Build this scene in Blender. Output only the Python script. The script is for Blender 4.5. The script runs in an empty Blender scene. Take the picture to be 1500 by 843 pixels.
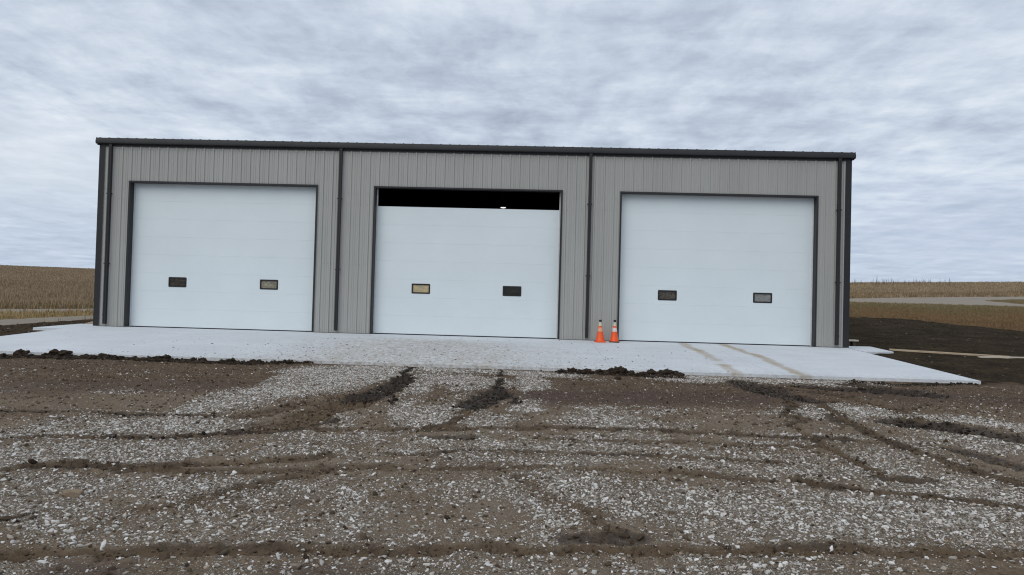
import bpy, bmesh, math, random
import numpy as np
from mathutils import Matrix, Vector, noise as mnoise

random.seed(7); RNG = np.random.default_rng(7)
SC = bpy.context.scene
COL = SC.collection

# ------------------------------------------------------------------ camera
cd = bpy.data.cameras.new('camera'); cam = bpy.data.objects.new('camera', cd); COL.objects.link(cam)
SC.camera = cam
yaw, pitch, roll = -.0368, .0207, .0267
_f = Vector((math.sin(yaw)*math.cos(pitch), math.cos(yaw)*math.cos(pitch), math.sin(pitch)))
_r = Vector((math.cos(yaw), -math.sin(yaw), 0)); _u = _r.cross(_f)
_r2 = _r*math.cos(roll)+_u*math.sin(roll); _u2 = -_r*math.sin(roll)+_u*math.cos(roll)
M3 = Matrix((_r2, _u2, -_f)).transposed()
cam.matrix_world = Matrix.Translation((2.395, -24.44, 1.65)) @ M3.to_4x4()
cd.sensor_width = 36; cd.lens = 36*1110/1500
cd.shift_y = (397.5-421.5)/1500
cd.clip_start = .05; cd.clip_end = 9000

# ------------------------------------------------------------------ light
SUN_EL, SUN_AZ = math.radians(42), math.radians(205)      # azimuth measured clockwise from +Y
w = bpy.data.worlds.new('World'); SC.world = w; w.use_nodes = True
nt = w.node_tree; nt.nodes.clear()
def N(nt, t, **k):
    n = nt.nodes.new(t)
    for a, v in k.items():
        if a == 'inp':
            for i, x in v.items(): n.inputs[i].default_value = x
        else: setattr(n, a, v)
    return n
def L(nt, a, b): nt.links.new(a, b)
def math_n(nt, op, a, b=None, c=None, clamp=False):
    n = N(nt, 'ShaderNodeMath', operation=op); n.use_clamp = clamp
    for i, x in enumerate((a, b, c)):
        if x is None: continue
        if isinstance(x, (int, float)): n.inputs[i].default_value = x
        else: L(nt, x, n.inputs[i])
    return n.outputs[0]
def ramp(nt, fac, stops, interp='LINEAR'):
    n = N(nt, 'ShaderNodeValToRGB'); cr = n.color_ramp; cr.interpolation = interp
    while len(cr.elements) < len(stops): cr.elements.new(.5)
    for e, (p, c) in zip(cr.elements, stops):
        e.position = p; e.color = (c, c, c, 1) if isinstance(c, (int, float)) else (*c, 1)
    L(nt, fac, n.inputs[0]); return n.outputs[0]
def mix(nt, f, a, b, mode='MIX'):
    n = N(nt, 'ShaderNodeMix', data_type='RGBA', blend_type=mode)
    for i, x in ((0, f), (6, a), (7, b)):
        if isinstance(x, (int, float)): n.inputs[i].default_value = x
        elif isinstance(x, tuple): n.inputs[i].default_value = (*x, 1)
        else: L(nt, x, n.inputs[i])
    return n.outputs[2]
def noise(nt, vec, scale, detail=4, rough=.55, dist=0, out=0):
    n = N(nt, 'ShaderNodeTexNoise', inp={'Scale': scale, 'Detail': detail, 'Roughness': rough, 'Distortion': dist})
    if vec is not None: L(nt, vec, n.inputs['Vector'])
    return n.outputs[out]
def mapping(nt, vec, scale=(1, 1, 1), rot=(0, 0, 0), loc=(0, 0, 0)):
    n = N(nt, 'ShaderNodeMapping'); n.inputs['Scale'].default_value = scale
    n.inputs['Rotation'].default_value = rot; n.inputs['Location'].default_value = loc
    L(nt, vec, n.inputs['Vector']); return n.outputs[0]

out = N(nt, 'ShaderNodeOutputWorld'); bg_sky = N(nt, 'ShaderNodeBackground', inp={'Strength': .08})
bg_cl = N(nt, 'ShaderNodeBackground', inp={'Strength': 1.0})
sky = N(nt, 'ShaderNodeTexSky', sky_type='NISHITA'); sky.sun_disc = False
sky.sun_elevation = SUN_EL; sky.sun_rotation = SUN_AZ
L(nt, sky.outputs[0], bg_sky.inputs[0])
tc = N(nt, 'ShaderNodeTexCoord'); sep = N(nt, 'ShaderNodeSeparateXYZ'); L(nt, tc.outputs['Generated'], sep.inputs[0])
zc = math_n(nt, 'ADD', math_n(nt, 'MAXIMUM', sep.outputs[2], 0.0), .09)
cp = N(nt, 'ShaderNodeCombineXYZ')                          # the cloud layer as a flat sheet overhead
L(nt, math_n(nt, 'DIVIDE', sep.outputs[0], zc), cp.inputs[0]); L(nt, math_n(nt, 'DIVIDE', sep.outputs[1], zc), cp.inputs[1])
P = cp.outputs[0]
warp = N(nt, 'ShaderNodeMix', data_type='VECTOR'); warp.inputs[0].default_value = .16
L(nt, P, warp.inputs[4]); L(nt, noise(nt, P, .9, 3, .5, 0, 1), warp.inputs[5])
Pw = warp.outputs[1]
big = noise(nt, mapping(nt, Pw, (.62, .62, 1), (0, 0, .3), (3.1, 1.7, 0)), 1.0, 4, .5)
med = noise(nt, mapping(nt, Pw, (1.7, 2.6, 1), (0, 0, .22), (1.3, 5.2, 0)), 1.6, 8, .60, .15)
rip = noise(nt, mapping(nt, Pw, (4.2, 2.0, 1), (0, 0, .45), (7.3, 2.2, 0)), 1.5, 6, .55, .35)
fine = noise(nt, mapping(nt, Pw, (1.4, 1.1, 1), (0, 0, .05), (2.3, 8.2, 0)), 11.0, 6, .66, .2)
v = math_n(nt, 'ADD', math_n(nt, 'MULTIPLY', big, .28), math_n(nt, 'MULTIPLY', med, .34))
v = math_n(nt, 'ADD', v, math_n(nt, 'MULTIPLY', rip, .27))
v = math_n(nt, 'ADD', v, math_n(nt, 'MULTIPLY', fine, .13))
clc = ramp(nt, v, [(.35, (.38, .44, .54)), (.44, (.49, .56, .67)), (.51, (.60, .675, .785)), (.58, (.72, .79, .885)), (.66, (.84, .89, .95))])
def patch_of(dx, dy, dz, rx, rz):
    mp = N(nt, 'ShaderNodeVectorMath', operation='SUBTRACT'); L(nt, tc.outputs['Generated'], mp.inputs[0]); mp.inputs[1].default_value = (dx, dy, dz)
    ml = N(nt, 'ShaderNodeVectorMath', operation='MULTIPLY'); L(nt, mp.outputs[0], ml.inputs[0]); ml.inputs[1].default_value = (1/rx, 1/rx, 1/rz)
    ln = N(nt, 'ShaderNodeVectorMath', operation='LENGTH'); L(nt, ml.outputs[0], ln.inputs[0])
    return ramp(nt, math_n(nt, 'ADD', ln.outputs['Value'], math_n(nt, 'MULTIPLY_ADD', med, 1.2, -.6)), [(.1, 1.), (1., 0.)])
clc = mix(nt, math_n(nt, 'MULTIPLY', patch_of(-.555, .82, .115, .22, .075), .5), clc, (.83, .875, .91))   # thinner cloud low on the left
clc = mix(nt, math_n(nt, 'MULTIPLY', patch_of(.50, .855, .075, .26, .07), .45), clc, (.46, .52, .68))     # blue grey bank low on the right
low = ramp(nt, math_n(nt, 'ADD', sep.outputs[2], math_n(nt, 'MULTIPLY', med, .06)), [(.02, 1.0), (.10, .55), (.22, 0.0)])
clc = mix(nt, math_n(nt, 'MULTIPLY', low, .6), clc, (.50, .61, .79))
L(nt, clc, bg_cl.inputs[0])
ms = N(nt, 'ShaderNodeMixShader', inp={0: .93}); L(nt, bg_sky.outputs[0], ms.inputs[1]); L(nt, bg_cl.outputs[0], ms.inputs[2])
L(nt, ms.outputs[0], out.inputs[0])

sl = bpy.data.lights.new('sun', 'SUN'); sun = bpy.data.objects.new('sun', sl); COL.objects.link(sun)
sl.energy = 1.25; sl.angle = math.radians(50); sl.color = (1, .97, .92)
sd = Vector((math.sin(SUN_AZ)*math.cos(SUN_EL), math.cos(SUN_AZ)*math.cos(SUN_EL), math.sin(SUN_EL)))
sun.rotation_euler = (-sd).to_track_quat('-Z', 'Y').to_euler()
sun.location = (-10, -30, 30)

SC.view_settings.view_transform = 'Standard'; SC.view_settings.look = 'None'
SC.view_settings.exposure = 0; SC.view_settings.gamma = 1
SC.render.engine = 'CYCLES'
SC.cycles.max_bounces = 6; SC.cycles.pixel_filter_type = 'BLACKMAN_HARRIS'; SC.cycles.filter_width = 1.15

# ------------------------------------------------------------------ helpers
def tag(o, label=None, cat=None, group=None, kind=None):
    if label: o['label'] = label
    if cat: o['category'] = cat
    if group: o['group'] = group
    if kind: o['kind'] = kind
    return o
def empty(name, loc=(0, 0, 0), rz=0):
    o = bpy.data.objects.new(name, None); COL.objects.link(o); o.location = loc; o.rotation_euler = (0, 0, rz)
    o.empty_display_size = .3; return o
def link_mesh(name, me, mat=None, parent=None):
    o = bpy.data.objects.new(name, me); COL.objects.link(o)
    if mat and not me.materials: me.materials.append(mat)
    if parent: o.parent = parent
    return o
class MB:
    """collects verts and faces, builds one mesh object"""
    def __init__(s): s.v = []; s.f = []
    def add(s, vs, fs):
        n = len(s.v); s.v += [tuple(x) for x in vs]; s.f += [tuple(i+n for i in q) for q in fs]; return s
    def box(s, x0, x1, y0, y1, z0, z1):
        return s.add([(x0, y0, z0), (x1, y0, z0), (x1, y1, z0), (x0, y1, z0), (x0, y0, z1), (x1, y0, z1), (x1, y1, z1), (x0, y1, z1)],
                     [(0, 3, 2, 1), (4, 5, 6, 7), (0, 1, 5, 4), (1, 2, 6, 5), (2, 3, 7, 6), (3, 0, 4, 7)])
    def cbox(s, x0, x1, y0, y1, z0, z1, c):
        """box with bevelled edges along its rims"""
        bm = bmesh.new(); bmesh.ops.create_cube(bm, size=1)
        for q in bm.verts:
            q.co = Vector(((x0+x1)/2+q.co.x*(x1-x0), (y0+y1)/2+q.co.y*(y1-y0), (z0+z1)/2+q.co.z*(z1-z0)))
        bmesh.ops.bevel(bm, geom=bm.edges[:], offset=c, segments=2, affect='EDGES', profile=.6)
        bm.verts.index_update()
        s.add([q.co for q in bm.verts], [[q.index for q in f.verts] for f in bm.faces]); bm.free(); return s
    def extrude(s, prof, a, b, axis):
        """closed profile (list of 2D points) swept from a to b; axis 'x': (y,z), 'z': (x,y), 'y': (x,z)"""
        mk = {'x': lambda t, p: (t, p[0], p[1]), 'z': lambda t, p: (p[0], p[1], t), 'y': lambda t, p: (p[0], t, p[1])}[axis]
        n = len(prof)
        vs = [mk(a, p) for p in prof]+[mk(b, p) for p in prof]
        fs = [(i, (i+1) % n, n+(i+1) % n, n+i) for i in range(n)]+[tuple(range(n-1, -1, -1)), tuple(range(n, 2*n))]
        return s.add(vs, fs)
    def tube(s, pts, r, n=10):
        pts = [Vector(p) for p in pts]; rings = []
        for i, p in enumerate(pts):
            d = (pts[min(i+1, len(pts)-1)]-pts[max(i-1, 0)]).normalized()
            a = d.orthogonal().normalized(); b = d.cross(a)
            rr = r[i] if isinstance(r, (list, tuple)) else r
            rings.append([p+rr*(math.cos(t)*a+math.sin(t)*b) for t in [2*math.pi*k/n for k in range(n)]])
        vs = [q for R in rings for q in R]
        fs = [(i*n+k, i*n+(k+1) % n, (i+1)*n+(k+1) % n, (i+1)*n+k) for i in range(len(pts)-1) for k in range(n)]
        fs += [tuple(range(n-1, -1, -1)), tuple(range((len(pts)-1)*n, len(pts)*n))]
        return s.add(vs, fs)
    def lathe(s, prof, n=28, c=(0, 0)):
        vs = []; fs = []
        for r, z in prof:
            vs += [(c[0]+r*math.cos(2*math.pi*k/n), c[1]+r*math.sin(2*math.pi*k/n), z) for k in range(n)]
        for i in range(len(prof)-1):
            fs += [(i*n+k, i*n+(k+1) % n, (i+1)*n+(k+1) % n, (i+1)*n+k) for k in range(n)]
        fs += [tuple(range(n-1, -1, -1)), tuple(range((len(prof)-1)*n, len(prof)*n))]
        return s.add(vs, fs)
    def build(s, name, mat, parent=None, smooth=False):
        me = bpy.data.meshes.new(name); me.from_pydata(s.v, [], s.f)
        bm = bmesh.new(); bm.from_mesh(me); bmesh.ops.recalc_face_normals(bm, faces=bm.faces[:]); bm.to_mesh(me); bm.free()
        if smooth:
            me.polygons.foreach_set('use_smooth', [True]*len(me.polygons)); me.set_sharp_from_angle(angle=math.radians(40))
        return link_mesh(name, me, mat, parent)

def mat(name, base, rough=.6, spec=.3, metal=0):
    m = bpy.data.materials.new(name); m.use_nodes = True
    b = m.node_tree.nodes['Principled BSDF']
    b.inputs['Base Color'].default_value = (*base, 1); b.inputs['Roughness'].default_value = rough
    b.inputs['Specular IOR Level'].default_value = spec; b.inputs['Metallic'].default_value = metal
    return m, m.node_tree, b
def bump(nt, b, h, strength, dist=.01):
    n = N(nt, 'ShaderNodeBump', inp={'Strength': strength, 'Distance': dist}); L(nt, h, n.inputs['Height']); L(nt, n.outputs[0], b.inputs['Normal'])
def objco(nt): return N(nt, 'ShaderNodeTexCoord').outputs['Object']
def worldpos(nt): return N(nt, 'ShaderNodeNewGeometry').outputs['Position']

# ------------------------------------------------------------------ materials
MAT = {}
def noisy(name, a, b_, scale, rough=.6, spec=.3, stretch=(1, 1, 1), bmp=0, bscale=60, detail=5):
    m, nt, b = mat(name, a, rough, spec); p = worldpos(nt)
    f = noise(nt, mapping(nt, p, stretch), scale, detail, .6)
    L(nt, mix(nt, ramp(nt, f, [(.3, 0.), (.7, 1.)]), a, b_), b.inputs['Base Color'])
    if bmp: bump(nt, b, noise(nt, p, bscale, 4), bmp, .004)
    MAT[name] = m; return m, nt, b
noisy('siding', (.326, .326, .306), (.364, .364, .343), .9, .42, .4, (1, 1, .25), .06, 3)
noisy('trim', (.024, .024, .026), (.031, .031, .033), 1.3, .5, .25, (1, 1, .3), .03, 4)
noisy('roof_metal', (.05, .053, .06), (.065, .068, .075), 1, .4, .5)
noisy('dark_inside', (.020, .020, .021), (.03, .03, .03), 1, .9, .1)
noisy('rubber', (.012, .012, .013), (.022, .022, .022), 20, .6, .3)
noisy('seal', (.55, .57, .58), (.66, .67, .68), 5, .5, .3)
noisy('screw_metal', (.22, .22, .22), (.30, .30, .30), 9, .4, .5)
# painted white steel of the overhead doors
m, nt, b = noisy('door_white', (.635, .695, .715), (.672, .733, .752), .7, .36, .45)
p = worldpos(nt)
bump(nt, b, math_n(nt, 'ADD', math_n(nt, 'MULTIPLY', noise(nt, p, 2.2, 2), 3.0), noise(nt, p, 160, 2)), .05, .004)
noisy('timber', (.36, .27, .18), (.50, .40, .28), 3, .8, .2, (1, 6, 6), .3, 40)
noisy('timber_pale', (.48, .42, .33), (.58, .52, .43), 3, .8, .2, (1, 6, 6), .3, 40)
noisy('timber_dark', (.05, .04, .03), (.10, .08, .06), 6, .9, .2, (1, 4, 4), .3, 40)
noisy('clod_soil', (.026, .019, .014), (.060, .045, .033), 14, .95, .04, (1, 1, 1), .8, 70)
noisy('clay_block', (.19, .14, .095), (.26, .20, .14), 18, .95, .15, (1, 1, 1), .6, 80)
noisy('cone_orange', (.85, .10, .012), (.72, .085, .014), 9, .45, .4)
noisy('cone_collar', (.72, .62, .58), (.60, .50, .44), 25, .35, .5)
noisy('cone_collar_dirty', (.78, .36, .22), (.62, .28, .17), 25, .4, .4)
noisy('cone_cream', (.62, .56, .43), (.48, .43, .32), 25, .6, .3)
noisy('cone_base_dirty', (.035, .03, .027), (.08, .065, .05), 14, .8, .2)
# lamp inside the building
m = bpy.data.materials.new('lamp_lit'); m.use_nodes = True; b = m.node_tree.nodes['Principled BSDF']
b.inputs['Emission Color'].default_value = (1, .96, .9, 1); b.inputs['Emission Strength'].default_value = 1.6; MAT['lamp_lit'] = m
# window panes: opaque mottled colours, every one of another tone
def pane(name, cols, scale, rough=.22):
    m, nt, b = mat(name, cols[0], rough, .5); p = worldpos(nt)
    f = noise(nt, mapping(nt, p, (1, 1, 2.2)), scale, 6, .65, 1.2)
    L(nt, ramp(nt, f, [(.30, cols[0]), (.48, cols[1]), (.62, cols[2]), (.74, cols[3])]), b.inputs['Base Color'])
    bump(nt, b, noise(nt, p, 7, 3), .25, .01); b.inputs['Coat Weight'].default_value = .3; b.inputs['Coat Roughness'].default_value = .03; MAT[name] = m
pane('pane_brown_black', [(.010, .009, .008), (.025, .020, .014), (.055, .045, .03), (.075, .06, .04)], 5)
pane('pane_khaki', [(.09, .08, .055), (.19, .17, .125), (.29, .27, .21), (.36, .34, .28)], 6)
pane('pane_gold', [(.30, .27, .21), (.45, .36, .20), (.55, .43, .23), (.56, .47, .31)], 5)
pane('pane_black', [(.006, .006, .006), (.010, .010, .009), (.022, .02, .015), (.15, .13, .09)], 11)
pane('pane_rust', [(.014, .012, .011), (.05, .04, .03), (.10, .09, .075), (.17, .10, .05)], 8)
pane('pane_grey', [(.05, .05, .047), (.20, .20, .19), (.235, .235, .225), (.27, .27, .265)], 6)

# ------------------------------------------------------------------ terrain
def smooth(a, b, x):
    t = np.clip((x-a)/(b-a), 0, 1); return t*t*(3-2*t)
def vnoise(x, y, seed=0):
    xi = np.floor(x).astype(np.int64); yi = np.floor(y).astype(np.int64); fx = x-xi; fy = y-yi
    fx = fx*fx*(3-2*fx); fy = fy*fy*(3-2*fy)
    def h(a, b):
        n = (a*374761393+b*668265263+seed*974634777) & 0xffffffff
        n = ((n ^ (n >> 13))*1274126177) & 0xffffffff
        return ((n ^ (n >> 16)) & 0xffff)/65535.
    return (h(xi, yi)*(1-fx)+h(xi+1, yi)*fx)*(1-fy)+(h(xi, yi+1)*(1-fx)+h(xi+1, yi+1)*fx)*fy
def fbm(x, y, seed=0, o=4):
    r = 0; a = .5; t = 0
    for k in range(o):
        r = r+a*vnoise(x, y, seed+k); t += a; a *= .5; x = x*2.03+5.1; y = y*2.03+3.7
    return r/t
def crest(x): return np.interp(x, [-140, -85, 0, 60, 100, 150], [3.6, 2.95, 3.0, 4.0, 5.2, 5.8])
def base_z(x, y):
    c = crest(x)
    R_ = np.interp(y, [-3000, -30, -7.4, 0, 10, 20, 30, 37, 56], [-.22, -.22, -.22, -.08, .2, .55, .95, 1.2, 1.75])
    L_ = np.interp(y, [-3000, -30, -7.4, 0, 12, 20], [-.22, -.22, -.22, -.12, -.03, .05])
    R_ = np.where(y > 56, 1.75+(c-1.75)*np.clip((y-56)/70, 0, 1), R_)
    L_ = np.where(y > 20, .05+(c-.05)*np.clip((y-20)/106, 0, 1), L_)
    k = smooth(-12, 12, x); return L_*(1-k)+R_*k
def poly_in(x, y, P):
    r = np.zeros(x.shape, bool); n = len(P)
    for i in range(n):
        x0, y0 = P[i]; x1, y1 = P[(i+1) % n]
        if y0 == y1: continue
        c = ((y0 > y) != (y1 > y)) & (x < (x1-x0)*(y-y0)/(y1-y0)+x0); r ^= c
    return r
# tracks, gravel drifts and bare patches on the yard: kind, width in m, strength, points in m
#   g gravel, b bare earth, p purplish fine earth, r brown churned track, m wet dark mud with rut-wall shade in its colour, k dark berm at the slab
STROKES = [
    ('g', 1.6, 1, [(-2.09, -8.82), (-1.2, -8.03), (-0.56, -7.42)]),
    ('g', 1.6, 1, [(-0.8, -8.84), (-1.51, -10.38), (-1.9, -11.85), (-2.08, -13.16)]),
    ('g', 0.67, 0.9, [(-2.38, -9.27), (-2.25, -11.85), (-2.42, -13.55)]),
    ('g', 1.32, 0.8, [(-1.8, -13.85), (-2.35, -14.72), (-2.73, -15.17), (-3.22, -15.61)]),
    ('g', 1.08, 0.75, [(-1.52, -14.76), (-2.34, -14.91)]),
    ('g', 1.04, 0.75, [(-1.58, -16.04), (-1.71, -16.52), (-1.87, -16.95)]),
    ('g', 1.37, 0.75, [(-2.54, -16.55), (-2.74, -16.9), (-2.92, -17.05)]),
    ('g', 0.4, 0.8, [(-1.45, -17.62), (-1.58, -17.8), (-1.47, -18.28), (-1.29, -18.86)]),
    ('g', 0.57, 0.6, [(-2.14, -17.59), (-1.94, -18.24), (-1.67, -18.77)]),
    ('g', 0.71, 0.7, [(-0.93, -17.71), (-0.58, -17.66), (-0.33, -17.81)]),
    ('g', 1.15, 0.45, [(-0.93, -18.85), (-0.47, -18.62), (-0.14, -18.11)]),
    ('g', 1.6, 0.9, [(0.17, -7.64), (1.36, -7.32), (2.59, -7.65)]),
    ('g', 0.37, 0.9, [(0.22, -9.94), (0.34, -12.51), (0.56, -14.01)]),
    ('g', 0.72, 0.75, [(1.2, -10.69), (1.03, -12.36), (0.8, -14.33)]),
    ('g', 0.55, 0.95, [(2.22, -8.02), (2.38, -10.87), (2.23, -12.79)]),
    ('g', 1.6, 0.7, [(0.53, -9.32), (1.24, -9.68)]),
    ('g', 0.8, 0.6, [(1.76, -13.62), (1.53, -14.35)]),
    ('g', 0.55, 0.6, [(-0.21, -13.99), (-0.21, -14.67)]),
    ('g', 0.49, 0.75, [(0.93, -16.03), (1.76, -15.97), (2.44, -15.68)]),
    ('g', 0.63, 0.6, [(1.21, -15.31), (1.71, -15.34), (2.04, -15.56)]),
    ('g', 1.6, 1, [(5.56, -7.77), (6.72, -7.84), (7.87, -7.9), (8.99, -7.97)]),
    ('g', 1.07, 0.8, [(6.75, -12.28), (7.62, -11.97), (7.95, -12.42)]),
    ('g', 0.73, 0.8, [(8.18, -12.38), (9.0, -12.58), (9.45, -13.17)]),
    ('g', 0.57, 0.7, [(7.99, -13.93), (8.26, -14.24), (8.63, -14.48)]),
    ('g', 1.09, 0.65, [(3.11, -13.8), (3.69, -13.69)]),
    ('g', 0.8, 0.6, [(4.0, -16.12), (4.69, -16.26), (5.42, -16.22)]),
    ('g', 0.81, 0.5, [(4.84, -15.73), (5.54, -15.89)]),
    ('g', 1.18, 0.7, [(6.11, -16.12), (6.27, -16.66), (7.11, -16.92)]),
    ('g', 1.6, 0.85, [(3.98, -17.78), (4.52, -17.9), (5.42, -17.79), (6.41, -17.57)]),
    ('g', 1.19, 0.6, [(4.86, -18.47), (5.73, -18.29), (6.3, -18.22)]),
    ('g', 1.39, 0.7, [(3.02, -17.24), (3.47, -17.63), (4.04, -17.77)]),
    ('g', 1.34, 0.5, [(3.19, -16.83), (4.14, -17.08), (4.93, -17.21)]),
    ('g', 0.83, 0.6, [(3.95, -18.58), (4.42, -18.68)]),
    ('g', 0.27, 0.85, [(0.48, -17.21), (0.78, -17.99), (1.05, -18.84)]),
    ('g', 1.0, 0.45, [(0.93, -17.15), (1.74, -17.29), (2.25, -17.34)]),
    ('g', 0.33, 0.7, [(2.25, -17.46), (2.5, -18.25), (2.39, -18.76)]),
    ('g', 0.43, 0.5, [(2.0, -18.96), (2.39, -18.91)]),
    ('g', 0.37, 0.7, [(1.41, -19.45), (1.77, -19.41), (2.31, -19.33)]),
    ('g', 0.33, 0.7, [(0.84, -19.51), (1.03, -19.4)]),
    ('g', 0.54, 0.7, [(3.61, -19.18), (4.12, -19.15)]),
    ('g', 0.52, 0.55, [(-0.96, -19.74), (-0.7, -19.72)]),
    ('g', 0.75, 0.4, [(-0.42, -18.61), (0.29, -18.34)]),
    ('g', 0.7, 0.6, [(-0.49, -16.15), (0.02, -16.07)]),
    ('g', 0.69, 0.5, [(0.04, -17.65), (0.55, -17.69)]),
    ('g', 0.92, 0.5, [(3.13, -15.93), (2.65, -16.62), (2.37, -16.67)]),
    ('b', 1.6, 1, [(-7.12, -11.3), (-5.26, -11.32), (-3.19, -11.0)]),
    ('b', 1.6, 0.9, [(-5.57, -13.43), (-3.55, -13.33)]),
    ('b', 1.6, 1, [(2.8, -11.2), (4.01, -10.93), (5.78, -10.53)]),
    ('b', 1.6, 0.9, [(-0.94, -12.78), (-1.32, -13.82)]),
    ('b', 1.6, 0.8, [(0.77, -12.05), (1.39, -11.51)]),
    ('b', 1.6, 0.8, [(9.85, -9.15), (10.88, -9.2), (11.63, -9.67)]),
    ('b', 0.73, 0.6, [(1.68, -18.35), (2.05, -18.21)]),
    ('b', 0.88, 0.6, [(3.43, -16.51), (3.88, -16.73)]),
    ('b', 0.81, 0.6, [(1.82, -16.75), (0.55, -17.21)]),
    ('m', 0.23, 0.9, [(-4.89, -14.36), (-3.9, -14.27), (-2.76, -14.27), (-1.93, -14.22)]),
    ('r', 0.23, 0.8, [(-3.6, -16.12), (-2.46, -15.93), (-1.52, -15.57), (-0.83, -15.19), (-0.29, -15.01), (0.84, -14.71), (2.86, -14.28), (3.95, -14.3), (5.61, -14.52), (6.67, -14.68)]),
    ('m', 0.2, 0.9, [(-2.46, -15.77), (-1.55, -15.49), (-0.8, -15.27)]),
    ('m', 0.19, 0.7, [(2.99, -14.28), (3.95, -14.3), (5.19, -14.45), (6.37, -14.56)]),
    ('r', 0.17, 0.7, [(2.53, -15.08), (4.27, -14.99), (5.42, -15.08), (5.99, -15.11)]),
    ('r', 0.27, 0.9, [(-2.56, -17.47), (-2.3, -17.19), (-1.64, -17.2), (-1.15, -16.9), (-0.39, -16.7), (0.17, -16.42)]),
    ('m', 0.19, 0.7, [(-2.48, -17.38), (-2.28, -17.21), (-1.8, -17.2)]),
    ('r', 0.19, 0.8, [(-1.55, -17.27), (-0.16, -17.07), (0.86, -16.72), (1.52, -16.7), (2.51, -16.65), (3.31, -16.56), (3.95, -16.63), (4.68, -16.78)]),
    ('r', 0.17, 0.7, [(0.8, -16.22), (1.75, -15.93), (3.03, -15.84), (3.73, -15.8), (5.13, -16.01)]),
    ('m', 0.21, 0.7, [(3.04, -15.84), (3.73, -15.8)]),
    ('r', 0.21, 1, [(-1.1, -19.55), (-0.66, -19.46), (-0.18, -19.42), (0.63, -19.29), (1.36, -19.22), (2.1, -19.09), (2.73, -19.03), (3.46, -18.99), (4.21, -18.88), (4.95, -18.83), (5.92, -18.82)]),
    ('m', 0.3, 0.7, [(2.65, -18.73), (2.9, -18.7), (3.13, -18.75)]),
    ('m', 0.21, 1, [(-0.47, -7.14), (-0.33, -8.33), (-0.2, -9.84), (-0.13, -11.18)]),
    ('m', 0.53, 0.95, [(-0.2, -9.84), (-0.22, -11.63), (-0.43, -12.6)]),
    ('m', 0.11, 0.9, [(-0.14, -10.63), (0.03, -12.21), (0.13, -12.83)]),
    ('r', 0.62, 0.95, [(-0.33, -12.65), (-0.6, -13.61), (-0.74, -14.42), (-0.86, -15.11)]),
    ('r', 0.48, 0.6, [(-0.73, -12.37), (-1.08, -13.34), (-1.54, -14.25)]),
    ('m', 0.14, 1, [(1.54, -7.27), (1.63, -8.68)]),
    ('m', 0.19, 1, [(1.66, -9.14), (1.67, -10.39), (1.66, -11.29)]),
    ('m', 0.54, 1, [(1.67, -11.2), (1.58, -12.1), (1.41, -13.02)]),
    ('m', 0.14, 1, [(1.75, -10.56), (1.91, -11.56), (2.04, -12.29)]),
    ('r', 0.22, 0.95, [(1.42, -13.09), (1.22, -13.99), (1.08, -14.72)]),
    ('m', 0.75, 0.85, [(6.6, -8.57), (6.66, -9.59), (6.9, -10.45), (7.18, -11.05)]),
    ('r', 0.22, 0.9, [(7.13, -11.06), (7.03, -12.96), (6.91, -14.64), (6.99, -15.46), (7.19, -16.37), (7.23, -16.73)]),
    ('m', 0.22, 0.7, [(6.94, -12.62), (6.91, -14.64), (6.95, -14.95)]),
    ('r', 0.15, 0.8, [(6.84, -11.12), (6.37, -12.6), (5.98, -13.79), (5.97, -14.71)]),
    ('m', 0.09, 0.6, [(6.84, -10.96), (5.96, -13.59)]),
    ('r', 0.17, 0.9, [(5.97, -14.71), (5.97, -15.65), (6.04, -16.53), (6.28, -16.58)]),
    ('m', 0.26, 0.6, [(5.94, -16.49), (6.28, -16.58)]),
    ('m', 0.74, 0.9, [(7.85, -9.01), (8.82, -9.38), (9.8, -9.72)]),
    ('m', 0.76, 0.8, [(8.95, -8.43), (9.71, -9.18)]),
    ('m', 0.42, 0.8, [(6.69, -9.49), (7.51, -9.78), (8.07, -10.28)]),
    ('r', 0.36, 0.7, [(7.98, -10.04), (8.23, -11.57), (8.0, -13.17)]),
    ('m', 0.83, 0.9, [(7.83, -13.14), (8.38, -13.36), (8.61, -13.62)]),
    ('m', 0.62, 0.8, [(8.63, -13.42), (8.84, -14.15)]),
    ('m', 0.29, 0.8, [(7.53, -14.86), (7.66, -15.29), (7.76, -15.87)]),
    ('r', 0.28, 0.7, [(6.97, -15.99), (7.33, -16.56)]),
    ('r', 0.21, 0.9, [(4.97, -16.81), (5.45, -17.02), (6.02, -17.28), (6.59, -17.46)]),
    ('m', 0.17, 0.6, [(4.96, -16.84), (5.28, -16.95)]),
    ('r', 0.2, 0.7, [(-0.87, -18.44), (-0.61, -18.33), (-0.33, -17.86), (-0.07, -17.34), (0.35, -16.96)]),
    ('r', 0.12, 0.6, [(2.26, -17.01), (2.59, -17.64), (2.82, -18.14), (2.98, -18.55)]),
    ('m', 0.15, 0.8, [(-1.62, -18.83), (-1.55, -18.79)]),
    ('r', 0.1, 0.6, [(-1.61, -18.85), (-1.46, -18.6)]),
    ('m', 0.32, 0.8, [(-0.36, -14.45), (-0.83, -15.19)]),
    ('m', 0.34, 0.6, [(1.19, -15.14), (1.52, -15.17)]),
    ('k', 0.34, 1, [(-9.52, -8.01), (-8.15, -7.73), (-5.78, -7.78), (-3.45, -7.83), (-2.83, -7.35)]),
    ('k', 0.34, 0.6, [(2.97, -7.55), (4.08, -7.78), (5.49, -8.15)]),
    ('k', 0.34, 0.45, [(9.18, -8.04), (10.37, -8.09), (12.23, -7.3)]),
    ('p', 1.6, 0.8, [(2.79, -11.37), (4.23, -11.05), (5.92, -10.92)]),
    ('p', 1.6, 0.6, [(9.12, -9.6), (11.45, -9.97)]),
    ('p', 1.6, 0.5, [(-5.94, -11.95), (-3.41, -11.33)]),
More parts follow.
